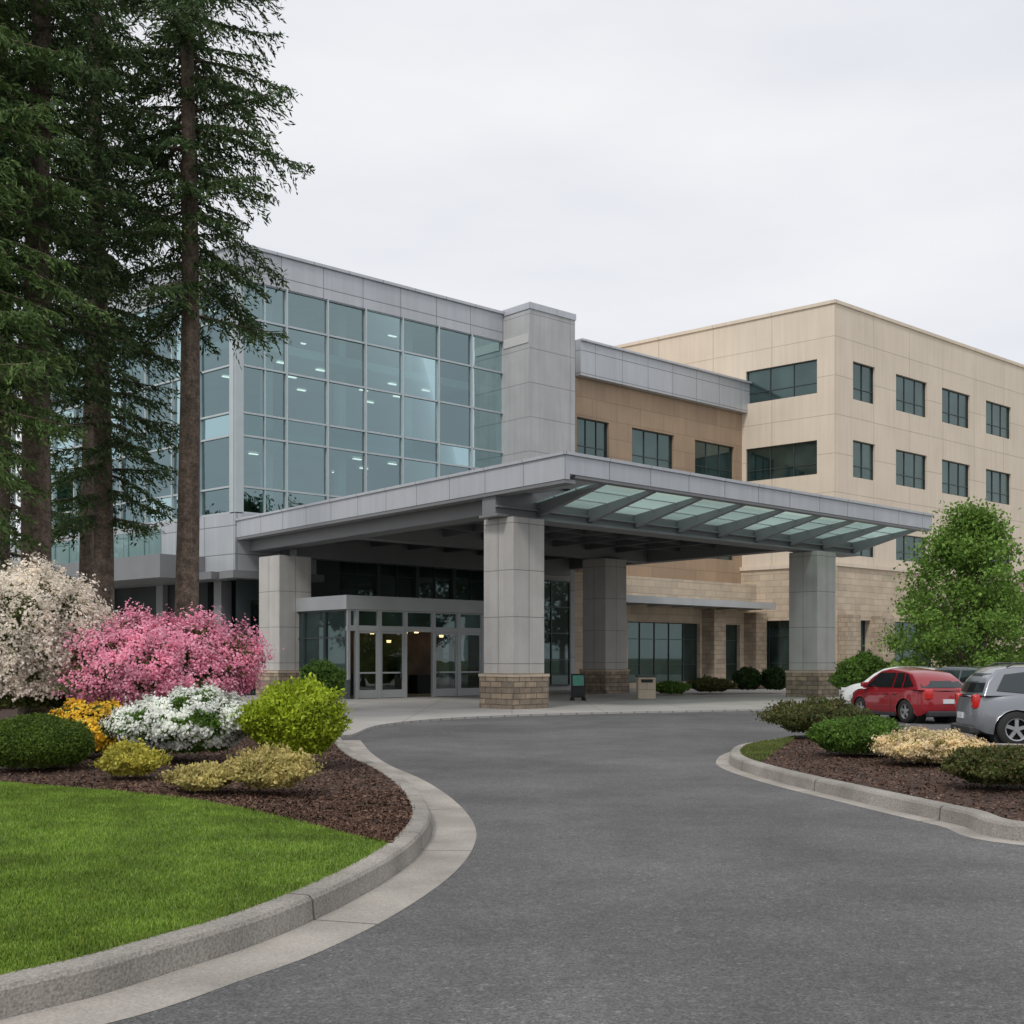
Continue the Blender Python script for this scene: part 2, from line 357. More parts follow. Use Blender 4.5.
# grass blades
n=230000
ys=4+11.4*rng.random(n)**1.15; x1=np.minimum(Kx(ys),bX(ys)); x0=-.46*ys-1.0
xs=x0+(x1+.02-x0)*rng.random(n); ok=x1>x0; xs,ys=xs[ok],ys[ok]; n=len(xs)
zb=hz(xs,ys)+.005; C=np.stack([xs,ys,zb],1); hgt=.020+.024*rng.random(n); D=unit(np.stack([rng.normal(0,.45,n),rng.normal(0,.45,n),np.ones(n)],1))
S=unit(np.stack([rng.normal(size=n),rng.normal(size=n)*.6,np.zeros(n)],1)); wd=(.003+.003*rng.random(n))[:,None]
tip=C+D*hgt[:,None]*1.0; V=np.stack([C-S*wd,C+S*wd,tip+S*wd*.3,tip-S*wd*.3],1)
M['grass']=leafmat('grass blades',[(.08,.145,.018),(.145,.24,.028),(.21,.325,.042),(.32,.40,.09)],.5,.35)
tag(fastquads('lawn_grass',V,M['grass'],kind='stuff'),'short mown green lawn grass inside the left kerb','grass')
def chips(name, xs, ys, zs, label):
    n=len(xs); C=np.stack([xs,ys,zs],1); D=rvec(n); D[:,2]*=.35; Nn=rvec(n)*.5+np.array([0,0,1.])
    V=leafquads(C,D,Nn,.03+.06*rng.random(n),.012+.02*rng.random(n))
    tag(fastquads(name,V,M['chip'],kind='stuff'),label,'mulch')
M['chip']=leafmat('bark chips',[(.03,.018,.012),(.075,.04,.027),(.125,.07,.048),(.20,.125,.09)],.9,0)
n=46000; ys=10+13*rng.random(n)**1.3; x1=Kx(ys)+.02; lo=np.maximum(bX(ys),-11) ; xs=lo+(x1-lo)*rng.random(n); ok=bX(ys)<x1; xs,ys=xs[ok],ys[ok]
chips('bark_mulch',xs,ys,hz(xs,ys)+.014,'dark brown bark mulch around the shrubs in the left bed')

# right island
ip=[(18,9.0),(10,9.9),(7,10.6)]+[G(*p) for p in [(1024,842),(960,826),(900,812),(850,800),(800,788),(760,777),(735,768),(729,761),(738,753.5),(764,748.5),(802,743)]]+[(7.3,25.2),(8.1,23.9),(9.2,22.8),(12,22.2),(18,22.0)]
IL=catmull(ip)
loft('kerb',IL,[(0,0),(.015,.14),(.035,.165),(.06,.172),(.2,.172),(.215,.16),(.22,0)],'kerb',-1)
loft('gutter',IL,[(-.22,.002),(-.21,.006),(-.002,.006)],'gutter',-1)
d=np.gradient(IL,axis=0); d/=np.linalg.norm(d,axis=1)[:,None]; II=IL-np.stack([-d[:,1],d[:,0]],1)*.2
mb=MB(); mb.quad([(p[0],p[1],.15) for p in II]); mb.build('island_bed',M['mulch'],kind='structure')
gp=[(p[0]+.0,p[1]) for p in II if p[1]>18.6 and p[0]<5.9]
mb=MB(); mb.quad([(p[0],p[1],.158) for p in gp]); mb.build('island_lawn',M['soil'],kind='structure')
def inpoly(x,y,P):
    P=np.asarray(P); c=np.zeros(len(x),bool); j=len(P)-1
    for i in range(len(P)):
        c^=((P[i,1]>y)!=(P[j,1]>y))&(x<(P[j,0]-P[i,0])*(y-P[i,1])/(P[j,1]-P[i,1]+1e-12)+P[i,0]); j=i
    return c
xs=3+3.5*rng.random(60000); ys=17+9*rng.random(60000); ok=inpoly(xs,ys,gp); xs,ys=xs[ok],ys[ok]; n=len(xs)
C=np.stack([xs,ys,np.full(n,.158)],1); hgt=.03+.03*rng.random(n); D=unit(np.stack([rng.normal(0,.3,n),rng.normal(0,.3,n),np.ones(n)],1)); S=unit(np.stack([rng.normal(size=n),rng.normal(size=n)*.5,np.zeros(n)],1)); wd=.008
tip=C+D*hgt[:,None]; V=np.stack([C-S*wd,C+S*wd,tip+S*.003,tip-S*.003],1)
tag(fastquads('island_grass',V,leafmat('dry grass blades',[(.07,.10,.02),(.12,.15,.035),(.18,.19,.07)]),kind='stuff'),'patch of grass at the tip of the right island bed','grass')
xs=3+9*rng.random(40000); ys=10+14*rng.random(40000); ok=inpoly(xs,ys,II)&~inpoly(xs,ys,gp); xs,ys=xs[ok],ys[ok]
chips('bark_mulch',xs,ys,np.full(len(xs),.16),'dark brown bark mulch in the right island bed')

# plaza
pe=[G(*p) for p in [(352,737),(380,727),(440,720.5),(530,716),(620,713.5),(700,712),(800,710),(900,708.5)]]
pl=catmull([(-3.9,27.3)]+pe+[(32,42)],.5)
poly=[tuple(p) for p in pl]+[(60,42),(60,130),(-60,130),(-60,47),(-20,45),(-9,40.5),(-6,35.3),(-4.2,30.5)]
mb=MB(); mb.quad([(x,y,.06) for x,y in poly]); 
for a,b in zip(pl[:-1],pl[1:]): mb.quad([(a[0],a[1],0),(b[0],b[1],0),(b[0],b[1],.06),(a[0],a[1],.06)],[(0,.5),(.1,.5),(.1,.6),(0,.6)])
mb.build('pavement',M['plaza'],kind='structure')

# ------------------------------------------------------------ building helpers
def wall_open(fr, mb, a0,a1,z0,z1, ops, b=0, depth=.28):
    As=sorted(set([a0,a1]+[o[0] for o in ops]+[o[1] for o in ops])); Zs=sorted(set([z0,z1]+[o[2] for o in ops]+[o[3] for o in ops]))
    As=[a for a in As if a0<=a<=a1]; Zs=[z for z in Zs if z0<=z<=z1]
    for i in range(len(As)-1):
        for j in range(len(Zs)-1):
            ca,cz=(As[i]+As[i+1])/2,(Zs[j]+Zs[j+1])/2
            if any(o[0]<ca<o[1] and o[2]<cz<o[3] for o in ops): continue
            fr.q(mb,As[i],As[i+1],Zs[j],Zs[j+1],b)
    for o in ops:
        p,q,r_,s_=o[:4]; f=fr.pt
        mb.quad([f(p,b,r_),f(p,b-depth,r_),f(p,b-depth,s_),f(p,b,s_)],[(0,r_),(depth,r_),(depth,s_),(0,s_)])
        mb.quad([f(q,b,r_),f(q,b-depth,r_),f(q,b-depth,s_),f(q,b,s_)],[(0,r_),(depth,r_),(depth,s_),(0,s_)])
        mb.quad([f(p,b,r_),f(q,b,r_),f(q,b-depth,r_),f(p,b-depth,r_)],[(p,0),(q,0),(q,depth),(p,depth)])
        mb.quad([f(p,b,s_),f(q,b,s_),f(q,b-depth,s_),f(p,b-depth,s_)],[(p,0),(q,0),(q,depth),(p,depth)])
def window(fr, parent, o, nv=1, b=-.16, fw=.055, fmat='mulld', gmat='dglass', hbar=None, depth=.1):
    p,q,r_,s_=o[:4]; mb=MB()
    fr.box(mb,p,p+fw,b-depth,b,r_,s_); fr.box(mb,q-fw,q,b-depth,b,r_,s_)
    fr.box(mb,p+fw,q-fw,b-depth,b,r_,r_+fw); fr.box(mb,p+fw,q-fw,b-depth,b,s_-fw,s_)
    for k in range(1,nv):
        c=p+(q-p)*k/nv; fr.box(mb,c-fw*.45,c+fw*.45,b-depth,b-.01,r_+fw,s_-fw)
    if hbar:
        for hb in hbar:
            z=r_+(s_-r_)*hb; fr.box(mb,p+fw,q-fw,b-depth,b-.014,z-fw*.4,z+fw*.4)
    wo=mb.build('window',M[fmat],parent)
    mb=MB(); t=(random.uniform(-.01,.01),random.uniform(-.01,.01)); fr.q(mb,p+.01,q-.01,r_+.01,s_-.01,b-depth*.7,t)
    g=mb.build('pane',M[gmat],wo,origin=wloc(parent)); return wo

dL=nrm(-.755,.656); d1=nrm(.739,.673); dT=nrm(.749,.662)
A=((236-512)/F*56.6,56.6)
W1=Fr(A,d1,(d1[1],-d1[0])); W2=Fr(A,dL,(-abs(dL[1]),-abs(dL[0])))
SK=Fr(A,d1,dL)
rows=[CH+(H-y)*57/F for y in (513,487,436,413,366,318,281)]
ztop=CH+(H-249)*57/F
# ---- glass wing
gw=thing('glass_building','three storey wing with blue green curtain wall glass and grey metal parapet behind the conifers','building',(A[0],A[1],0))
aP0=W1.s_at(503); 
xs1=[243,286,327,365,402,438,471,503]; as1=[W1.s_at(x) for x in xs1]; as1[0]=.36
nL=11; st=as1[2]-as1[1]; bs=[.45+st*k for k in range(nL+1)]
mb=MB()
W1.box(mb,-.0,aP0+5,-.6,.12,rows[-1]+.0,ztop); 
W2.box(mb,0.13,bs[-1],-.6,.12,rows[-1],ztop)
mb.build('parapet',M['metal2'],gw)
mb=MB(); W1.box(mb,-.16,aP0+5,-.75,.24,ztop,ztop+.14); W2.box(mb,.25,bs[-1],-.75,.24,ztop,ztop+.14); mb.build('coping',M['metal'],gw)
mb=MB(); SK.box(mb,.8,aP0+5,.8,bs[-1],ztop-1.0,ztop-.7); mb.build('roof',M['white'],gw)
mb=MB(); SK.box(mb,-.03,.3,-.02,.35,rows[0],rows[-1]-.001); W1.box(mb,.0,.36,.0,.08,rows[0],rows[-1]-.002); W2.box(mb,.10,.42,.0,.08,rows[0],rows[-1]-.002)
mb.build('corner_post',M['mull'],gw)
mb=MB()
for a in as1[1:]: W1.box(mb,a-.04,a+.04,-.12,.12,rows[0],rows[-1])
a=(as1[0]+as1[1])/2; W1.box(mb,a-.03,a+.03,-.12,.05,rows[0],rows[-1])
for z in rows: W1.box(mb,.36,as1[-1],-.12,.06,z-.045,z+.045)
mb.build('mullion_grid',M['mull'],gw,label='mullions of the right hand glass face')
mb=MB()
for a in bs[1:]: W2.box(mb,a-.04,a+.04,-.12,.12,rows[0],rows[-1])
for z in rows: W2.box(mb,.42,bs[-1],-.12,.06,z-.045,z+.045)
mb.build('mullion_grid',M['mull'],gw,label='mullions of the left hand glass face')
for fr,aa in ((W1,as1),(W2,bs[:9])):
    for i in range(len(aa)-1):
        for j in range(len(rows)-1):
            mb=MB(); fr.q(mb,aa[i]+.02,aa[i+1]-.02,rows[j]+.02,rows[j+1]-.02,-.03,(random.uniform(-.018,.018),random.uniform(-.018,.018)))
            mb.build('glass_pane',M['cspan' if j in (2,) else 'cglass'],gw)
mb=MB()
for z in (rows[0]-.35, 12.75, 17.05): SK.box(mb,.35,aP0+1,.35,bs[-1],z-.3,z+.12)
mb.build('floor_slab',M['infloor'],gw)
mb=MB()
for z0,z1 in ((rows[0]-.2,12.4),(12.9,16.7),(17.2,ztop-1)):
    SK.box(mb,8,aP0+4,8,bs[-1],z0,z1)
    SK.box(mb,3.5,7.9,bs[8]+.1,bs[-1],z0,z1)
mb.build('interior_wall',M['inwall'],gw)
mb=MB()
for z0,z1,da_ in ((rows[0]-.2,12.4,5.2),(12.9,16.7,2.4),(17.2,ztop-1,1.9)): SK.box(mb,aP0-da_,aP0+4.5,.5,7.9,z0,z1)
mb.build('shaft_wall',M['inmid'],gw)  # dark box added behind the right panes, stands in for dark reflections
mb=MB()
for a in (3.2,7.6,12): SK.box(mb,a-.22,a+.22,2,2.4,rows[0]-.2,ztop-1.0)
for b in (7,12,17): SK.box(mb,2,2.4,b,b+.4,rows[0]-.2,ztop-1)
mb.build('interior_column',M['white'],gw)
random.seed(3)
for z in (12.38,16.7,19.3):
    for b in (1.7,4.0,6.3):
        for a in np.arange(1.2,aP0-2,2.3):
            if random.random()<.55: continue
            mb=MB(); SK.box(mb,a,a+.5,b,b+.13,z-.05,z); mb.build('ceiling_light',M['light'],gw)
mb=MB()
for k in range(46):
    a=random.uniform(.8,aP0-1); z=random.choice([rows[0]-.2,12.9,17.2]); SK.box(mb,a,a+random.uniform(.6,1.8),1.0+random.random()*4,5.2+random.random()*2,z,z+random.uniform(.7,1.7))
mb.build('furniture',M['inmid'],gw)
zb1=CH+(H-572)*57/F; z0=rows[0]-.055; aS=4.4; zU=7.55
mb=MB(); W1.box(mb,-.12,aS,-.6,.10,zb1,z0); W1.box(mb,aS,aP0+5,-.6,.10,zU,z0); W2.box(mb,.11,bs[-1],-.6,.10,zb1,z0); mb.build('metal_band',M['metal2'],gw)
mb=MB(); W1.box(mb,-.6,aS,-.5,.8,zb1-.35,zb1-.002); W2.box(mb,.85,bs[-1],-.6,.8,zb1-.35,zb1-.002); mb.build('soffit_ledge',M['steel'],gw)
ops=[]; a=.9
while a<aP0+3:
    ops.append((a,a+2.3,.25,4.6))
    if a>aS: ops.append((a,a+2.3,4.95,7.35))
    a+=2.55
mb=MB(); wall_open(W1,mb,.1,aP0+5,.06,zU+.1,ops,b=-.2); mb.build('wall',M['mulld'],gw)
for o in ops: window(W1,gw,o,nv=2,b=-.3,hbar=(.42,.74) if o[2]<1 else (.5,),fmat='mulld')
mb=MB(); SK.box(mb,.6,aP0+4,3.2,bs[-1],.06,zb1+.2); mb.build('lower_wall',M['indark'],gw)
for k in range(5):
    mb=MB(); W2.box(mb,1.6+k*5,2.2+k*5,-.9,-.3,.06,zb1-.36); mb.build('pillar',M['steel'],gw)  # dark steel tone puts the recess shade into the concrete pillars
zt=zb1+.8; t0=W2.s_at(160,2.6); t1=W2.s_at(20,2.6)
mb=MB(); W2.box(mb,t0,t1,.12,2.6,zb1-.3,zt); mb.build('terrace',M['steel'],gw)
mb=MB(); W2.q(mb,t0+.1,t1,zt,zt+1.15,2.5); mb.build('railing_glass',M['rail'],gw)
mb=MB(); W2.box(mb,t0+.1,t1,2.46,2.54,zt+1.15,zt+1.2)
for k in range(12): W2.box(mb,t0+.1+k*1.4,t0+.15+k*1.4,2.44,2.49,zt,zt+1.15)
mb.build('railing',M['alu'],gw)

# ---- pier
nP=2.3; PW=Fr(W1.pt(0,nP,0)[:2],d1,W1.b)
pa0=PW.s_at(530); pa1=PW.s_at(575); zp=PW.z_at(530,302)
pr=thing('stair_tower','tall plain concrete pier rising above the canopy between the glass wall and the brown wing','tower',W1.pt(pa0,0,0))
mb=MB(); PW.box(mb,pa0,pa1,-nP-4,0,.06,zp-.35); mb.build('wall',M['pier'],pr)
mb=MB(); PW.box(mb,pa0-.05,pa1+.05,-nP-4.05,.05,zp-.35,zp); mb.build('coping',M['metal'],pr)
mb=MB(); PW.box(mb,pa0-.04,pa0-.002,-nP+.15,-.1,zp-2.2,zp-1.7); mb.build('trim',M['white'],pr)
window(PW,pr,(PW.s_at(531),PW.s_at(569),.3,6.2),nv=2,b=.12,hbar=(.25,.5,.75),fw=.08,fmat='mulld')

# ---- brown wing
b0=W1.s_at(575); b1=W1.s_at(745)
bw=thing('brown_building','low brown panelled wing with grey metal fascia between the concrete pier and the tan block','building',W1.pt(b0,0,0))
BW=Fr(W1.pt(0,0,0)[:2],d1,W1.b)
zf1=W1.z_at(575,342); zf0=W1.z_at(575,376)
mb=MB(); BW.box(mb,b0+.02,b1+3,-1,.45,zf0,zf1); mb.build('fascia',M['metal2'],bw)
mb=MB(); BW.box(mb,b0+.01,b1+3,-1.1,.6,zf1,zf1+.12); mb.build('coping',M['metal'],bw)
ops=[]
for x0,x1,y0,y1 in ((577,609,414,456),(632,674,428,466),(695,734,441,475)):
    ops.append((BW.s_at(x0),BW.s_at(x1),BW.z_at(x0,y1),BW.z_at(x0,y0)))
zz0=sum(o[2] for o in ops)/3; zz1=sum(o[3] for o in ops)/3; ops=[(o[0],o[1],zz0,zz1) for o in ops]
ops2=[(o[0],o[1],zz0-5.4,zz1-5.4) for o in ops]
mb=MB(); wall_open(BW,mb,b0-.5,b1+3,6.8,zf0,ops+ops2); mb.build('wall',M['brown'],bw)
for o in ops: window(BW,bw,o,nv=3,hbar=(.3,))
for o in ops2: window(BW,bw,o,nv=3,hbar=(.3,))
mb=MB(); SK.box(mb,b0,b1+2,.9,14,.1,zf1-.5); mb.build('core_wall',M['brown'],bw)  # unseen solid box added behind the brown wall to block light
SW=Fr(W1.pt(0,1.2,0)[:2],d1,W1.b); s0=SW.s_at(546); s1=SW.s_at(800)
ops=[(SW.s_at(628),SW.s_at(700),.35,SW.z_at(650,622)),(SW.s_at(718),SW.s_at(740),.35,SW.z_at(650,622)),(SW.s_at(776),SW.s_at(796),.35,SW.z_at(650,622))]
mb=MB(); wall_open(SW,mb,s0,s1,.06,6.8,ops,depth=.4); SW.box(mb,s0,s1,-1.2,-.01,6.78,6.9); mb.build('stone_wall',M['stonewall'],bw)
for o,nv in zip(ops,(5,2,2)): window(SW,bw,o,nv=nv,b=-.25,hbar=(.3,.72))
for xx in (702,744):
    p=SW.s_at(xx); mb=MB(); SW.box(mb,p,p+1.2,.0,1.0,.06,4.95); mb.build('pilaster',M['pil'],bw)
za=SW.z_at(650,606); mb=MB(); SW.box(mb,SW.s_at(622,2.4),SW.s_at(776,2.4),1.9,2.4,za,za+.42); SW.box(mb,SW.s_at(622,2.4),SW.s_at(776,2.4),.02,1.9,za+.2,za+.3)
for k in range(7):
    p=SW.s_at(626,2.4)+k*2.3; SW.box(mb,p,p+.12,.02,1.9,za-.05,za+.2)
mb.build('awning',M['alu'],bw)

# ---- tan building
k=(835-512)/F; X0,Y0,_=W1.pt(W1.s_at(742),0,0); dd=(-dL[0],-dL[1]); s=(k*Y0-X0)/(dd[0]-k*dd[1]); T=(X0+dd[0]*s,Y0+dd[1]*s)
TR=Fr(T,dT,(dT[1],-dT[0])); TL=Fr(T,dL,(-abs(dL[1]),-abs(dL[0]))); TS=Fr(T,dT,dL)
zr=CH+(H-303)*T[1]/F
tb=thing('office_building','large tan four storey block with rows of dark windows, at the right behind the canopy','building',(T[0],T[1],0))
zst=CH+(H-566)*T[1]/F
rz=[(TR.z_at(853,399),TR.z_at(853,361)),(TR.z_at(854,477),TR.z_at(854,440)),(TR.z_at(898,560),TR.z_at(898,534))]
wp=[(853,875),(896,927),(942,970),(986,1011)]; wa=[(TR.s_at(a),TR.s_at(b)) for a,b in wp]
stp=(wa[3][0]-wa[1][0])/2; ww=wa[2][1]-wa[2][0]
for k in range(1,5): wa.append((wa[3][0]+stp*k,wa[3][0]+stp*k+ww))
ops=[(a,b,z0_,z1_) for z0_,z1_ in rz for a,b in wa]
LEN=wa[-1][1]+2
mb=MB(); wall_open(TR,mb,0,LEN,zst,zr-.0,[o for o in ops if o[2]>zst],b=0)
opl=[]
for y0,y1 in ((393,359),(474,440)): opl.append((TL.s_at(817),TL.s_at(746),TL.z_at(817,y0),TL.z_at(817,y1)))
wall_open(TL,mb,0,26,zst,zr,opl,b=0); mb.build('wall',M['tan'],tb)
for o in ops:
    if o[2]>zst: window(TR,tb,o,nv=2 if o[1]-o[0]<3 else 3,b=-.14,hbar=(.32,))
for o in opl: window(TL,tb,o,nv=3,b=-.14,hbar=(.32,))
mb=MB(); TR.box(mb,-.1,LEN,-.8,.1,zr,zr+.22); TL.box(mb,.14,26,-.8,.1,zr,zr+.22); mb.build('coping',M['tan'],tb)
mb=MB(); TS.box(mb,.6,LEN-.3,.6,25,.1,zr-.4); mb.build('core_wall',M['tan'],tb)  # unseen filler box added inside the tan block to stop light passing
ops=[]; zo=TR.z_at(853,620)
for x0,x1 in ((843,869),(893,935),(950,990)): ops.append((TR.s_at(x0),TR.s_at(x1),.2,zo))
mb=MB(); wall_open(TR,mb,0,LEN,.06,zst,ops,b=.12,depth=.5); wall_open(TL,mb,-.0,26,.06,zst,[(3,6,.3,zo)],b=.12,depth=.5)
TS.box(mb,-.2,0,-.2,0,.06,zst)
mb.build('stone_wall',M['stonewall'],tb)
mb=MB(); TR.box(mb,-.2,LEN,.0,.25,zst,zst+.25); TL.box(mb,.26,26,.0,.25,zst,zst+.25); mb.build('string_course',M['tan'],tb)
for xx in (836,870,936):
    p=TR.s_at(xx); mb=MB(); TR.box(mb,p,p+1.5,.13,.9,.06,zo+.3); mb.build('pilaster',M['pil'],tb)
for o in ops: window(TR,tb,o,nv=3,b=-.3,hbar=(.3,.75))
window(TL,tb,(3,6,.3,zo),nv=3,b=-.3,hbar=(.3,.75))

# ------------------------------------------------------------ canopy
NC=(1.69,38.2); uc=nrm(1271,1200); dc=nrm(-.625,.781)
CN=Fr(NC,uc,dc); BL=24.3
cp=thing('entrance_canopy','wide grey steel porte cochere roof on square concrete columns over the hospital drive','canopy',(NC[0],NC[1],0))
def cbox(name,mat,*bs_,**kw):
    mb=MB()
    for b in bs_: CN.box(mb,*b)
    return mb.build(name,M[mat],cp,**kw)
cbox('fascia','metal',(0,.22,0,BL,7.52,8.3),(.22,24,0,.22,7.70,8.3),(23.78,24,.22,22,7.68,8.3))
cbox('fascia_cap','metal',(-.06,.3,-.06,BL,8.3,8.4),(.3,24.06,-.06,.28,8.3,8.4),(23.72,24.06,.28,22,8.3,8.4))
cbox('fascia_lip','steel',(.02,.5,.02,BL,7.40,7.515),(.5,23.9,.02,.36,7.60,7.695))
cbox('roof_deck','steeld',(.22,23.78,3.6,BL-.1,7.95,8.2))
cbox('soffit','metal',(.5,1.9,3.4,BL-.1,7.62,7.70),(.22,1.95,.4,3.38,7.62,7.72))
cbox('main_beam','steel',(.12,23.4,3.75,4.5,6.78,7.90),)
cbox('beam_flange','steel',(.08,23.5,3.6,4.65,6.70,6.78),(.08,23.5,3.6,3.74,7.0,7.06))
cbox('main_beam','steel',(.7,1.66,4.72,BL-.1,6.9,7.6))
cbox('main_beam','steel',(20,20.7,4.72,22,6.9,7.6))
cbox('main_beam','steel',(1.7,19.9,14.5,15.3,6.9,7.6))
cbox('main_beam','steel',(1.7,19.9,20.6,21.3,6.5,7.6))
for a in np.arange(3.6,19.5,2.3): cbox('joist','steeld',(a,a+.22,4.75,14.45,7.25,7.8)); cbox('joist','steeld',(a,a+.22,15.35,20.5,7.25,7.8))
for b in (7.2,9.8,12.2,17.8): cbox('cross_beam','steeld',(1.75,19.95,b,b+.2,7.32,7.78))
def zg(b): return 7.74-.40*(b-.3)/3.4
for a in np.arange(2.2,23.3,2.62):
    mb=MB(); f=CN.pt; b0_,b1_=.37,3.72; w_=.10
    zt0,zt1=zg(b0_)-.02,zg(b1_)-.02; zb0,zb1_=zt0-.12,zt1-.5
    for aa in (a-w_,a+w_): mb.quad([f(aa,b0_,zt0),f(aa,b0_,zb0),f(aa,b1_,zb1_),f(aa,b1_,zt1)],[(0,0)]*4)
    mb.quad([f(a-w_,b0_,zb0),f(a+w_,b0_,zb0),f(a+w_,b1_,zb1_),f(a-w_,b1_,zb1_)],[(0,0)]*4)
    mb.quad([f(a-w_,b0_,zt0),f(a+w_,b0_,zt0),f(a+w_,b1_,zt1),f(a-w_,b1_,zt1)],[(0,0)]*4)
    mb.quad([f(a-w_,b0_,zb0),f(a+w_,b0_,zb0),f(a+w_,b0_,zt0),f(a-w_,b0_,zt0)],[(0,0)]*4)
    mb.build('outrigger',M['steel'],cp)
gl=list(np.arange(2.2,23.3,2.62)); gl=[1.96]+gl[1:]+[23.7] if gl[-1]<23.0 else [1.96]+gl[1:]
for p,q in zip(gl[:-1],gl[1:]):
    mb=MB(); mb.quad([CN.pt(p+.02,.3,zg(.3)),CN.pt(q-.02,.3,zg(.3)),CN.pt(q-.02,3.74,zg(3.74)),CN.pt(p+.02,3.74,zg(3.74))]); mb.build('roof_glass',M['skyglass'],cp)
for b in (1.5,2.65): cbox('glazing_bar','alu',(1.96,23.7,b,b+.05,zg(b)-.06,zg(b)-.03))
oc=(uc[1],-uc[0])
def column(a,b,hw,ztop,lab):
    c=CN.pt(a,b,0); fr=Fr(c[:2],uc,oc); mb=MB()
    fr.box(mb,-hw,hw,-hw,hw,1.27,ztop); co=mb.build('column',M['conc'],cp,bevel=.03,label=lab)
    mb=MB(); fr.box(mb,-hw-.10,hw+.10,-hw-.10,hw+.10,.0,1.17); mb.build('stone_base',M['stone'],co,origin=wloc(cp))
    mb=MB(); fr.box(mb,-hw-.13,hw+.13,-hw-.13,hw+.13,1.17,1.27); mb.build('base_cap',M['stonewall'],co,origin=wloc(cp))
column(1.28,4.08,.76,6.69,'front column of the canopy')
column(20.2,4.08,.76,6.69,'right column of the canopy')
column(1.18,20.8,.86,6.49,'left column of the canopy')
column(17,14.9,.80,6.89,'rear column of the canopy')
for a,b in ((6,11),(10.5,11),(15,11),(6,18),(10.5,18),(4.5,6),(14,6)):
    mb=MB(); c=CN.pt(a+.6,b,7.2); mb.tube([(c[0],c[1],7.9),(c[0],c[1],7.55)],[.13,.13],12); mb.build('downlight',M['white'],cp)

# ------------------------------------------------------------ vestibule
V0=((420-512)/F*54.5,54.5); VF=Fr(V0,d1,(d1[1],-d1[0]))
va0=VF.s_at(347); va1=VF.s_at(512); vz=VF.z_at(347,595); vz1=VF.z_at(347,609)
vs=thing('entrance_vestibule','silver framed glass entrance box with sliding doors under the canopy','vestibule',VF.pt(va0,0,0))
mb=MB(); VF.box(mb,va0-.1,va1+.1,-5.5,.1,vz1,vz); mb.build('roof_fascia',M['alu'],vs)
mb=MB(); VF.box(mb,va0,va1,-5.5,-5.3,.06,vz1-.01); mb.build('back_wall',M['inwarm'],vs)
mb=MB(); VF.box(mb,va0,va0+.18,-5.2,0,.06,.9); mb.build('side_wall',M['mulld'],vs)
for k in range(3):
    fb=VF.pt(va0,0,0); fs=Fr(fb[:2],(-VF.b[0],-VF.b[1]),(-d1[0],-d1[1]))
    window(fs,vs,(.1+k*1.7,1.75+k*1.7,.92,vz1-.02),nv=1,b=.0,fmat='mulld',gmat='dglass',hbar=(.6,))
ztr=VF.z_at(420,632); dx=[349,357,380,406,434,459,483,511]; da=[VF.s_at(x) for x in dx]
mb=MB(); VF.box(mb,va0,va1,-.16,-.02,ztr,ztr+.18)
for a in da: VF.box(mb,a-.07,a+.07,-.15,.0,.06,vz1-.005)
mb.build('door_frame',M['alu'],vs)
for i in range(len(da)-1):
    o=(da[i]+.07,da[i+1]-.07,ztr+.18,vz1-.01)
    if o[1]-o[0]>.2: window(VF,vs,o,nv=1,b=-.03,gmat='dglass',fmat='alu')
for i,(p,q) in enumerate(zip(da[:-1],da[1:])):
    if q-p<.5 or i==3: continue
    o=(p+.08,q-.08,.08,ztr-.01); mb=MB(); b=-.05
    fw=.09
    VF.box(mb,o[0],o[0]+fw,b-.05,b,o[2],o[3]); VF.box(mb,o[1]-fw,o[1],b-.05,b,o[2],o[3]); VF.box(mb,o[0]+fw,o[1]-fw,b-.05,b,o[2],o[2]+.35); VF.box(mb,o[0]+fw,o[1]-fw,b-.05,b,o[3]-fw,o[3]); VF.box(mb,o[0]+fw,o[1]-fw,b-.04,b-.002,1.15,1.22)
    dn='door' if i in (2,4) else 'side_light'
    do=mb.build(dn,M['alu'],vs)
    mb=MB(); VF.q(mb,o[0]+.02,o[1]-.02,o[2]+.02,o[3]-.02,b-.03); mb.build('pane',M['vglass'],do,origin=wloc(vs))
    if dn=='door':
        mb=MB(); aa=o[1]-.2 if i==2 else o[0]+.2; VF.box(mb,aa-.02,aa+.02,b+.03,b+.06,.95,1.35); mb.build('handle',M['mulld'],do,origin=wloc(vs))
for a,z in ((.5,3.0),(1.5,2.6),(3.2,3.1),(4.8,2.9),(2.5,3.0),(-1.5,3.0),(-3.2,2.9)):
    mb=MB(); c=VF.pt(a,-4.4,0); mb.tube([(c[0],c[1],z),(c[0],c[1],z+.12)],[.10,.12],10); mb.build('lamp',M['warm'],vs)
for a0_,a1_,h_ in ((-1.2,.0,1.1),(1.9,2.6,1.9),(3.2,4.6,1.0)):
    mb=MB(); VF.box(mb,a0_,a1_,-5,-4.3,.06,h_); mb.build('desk',M['indark'],vs)

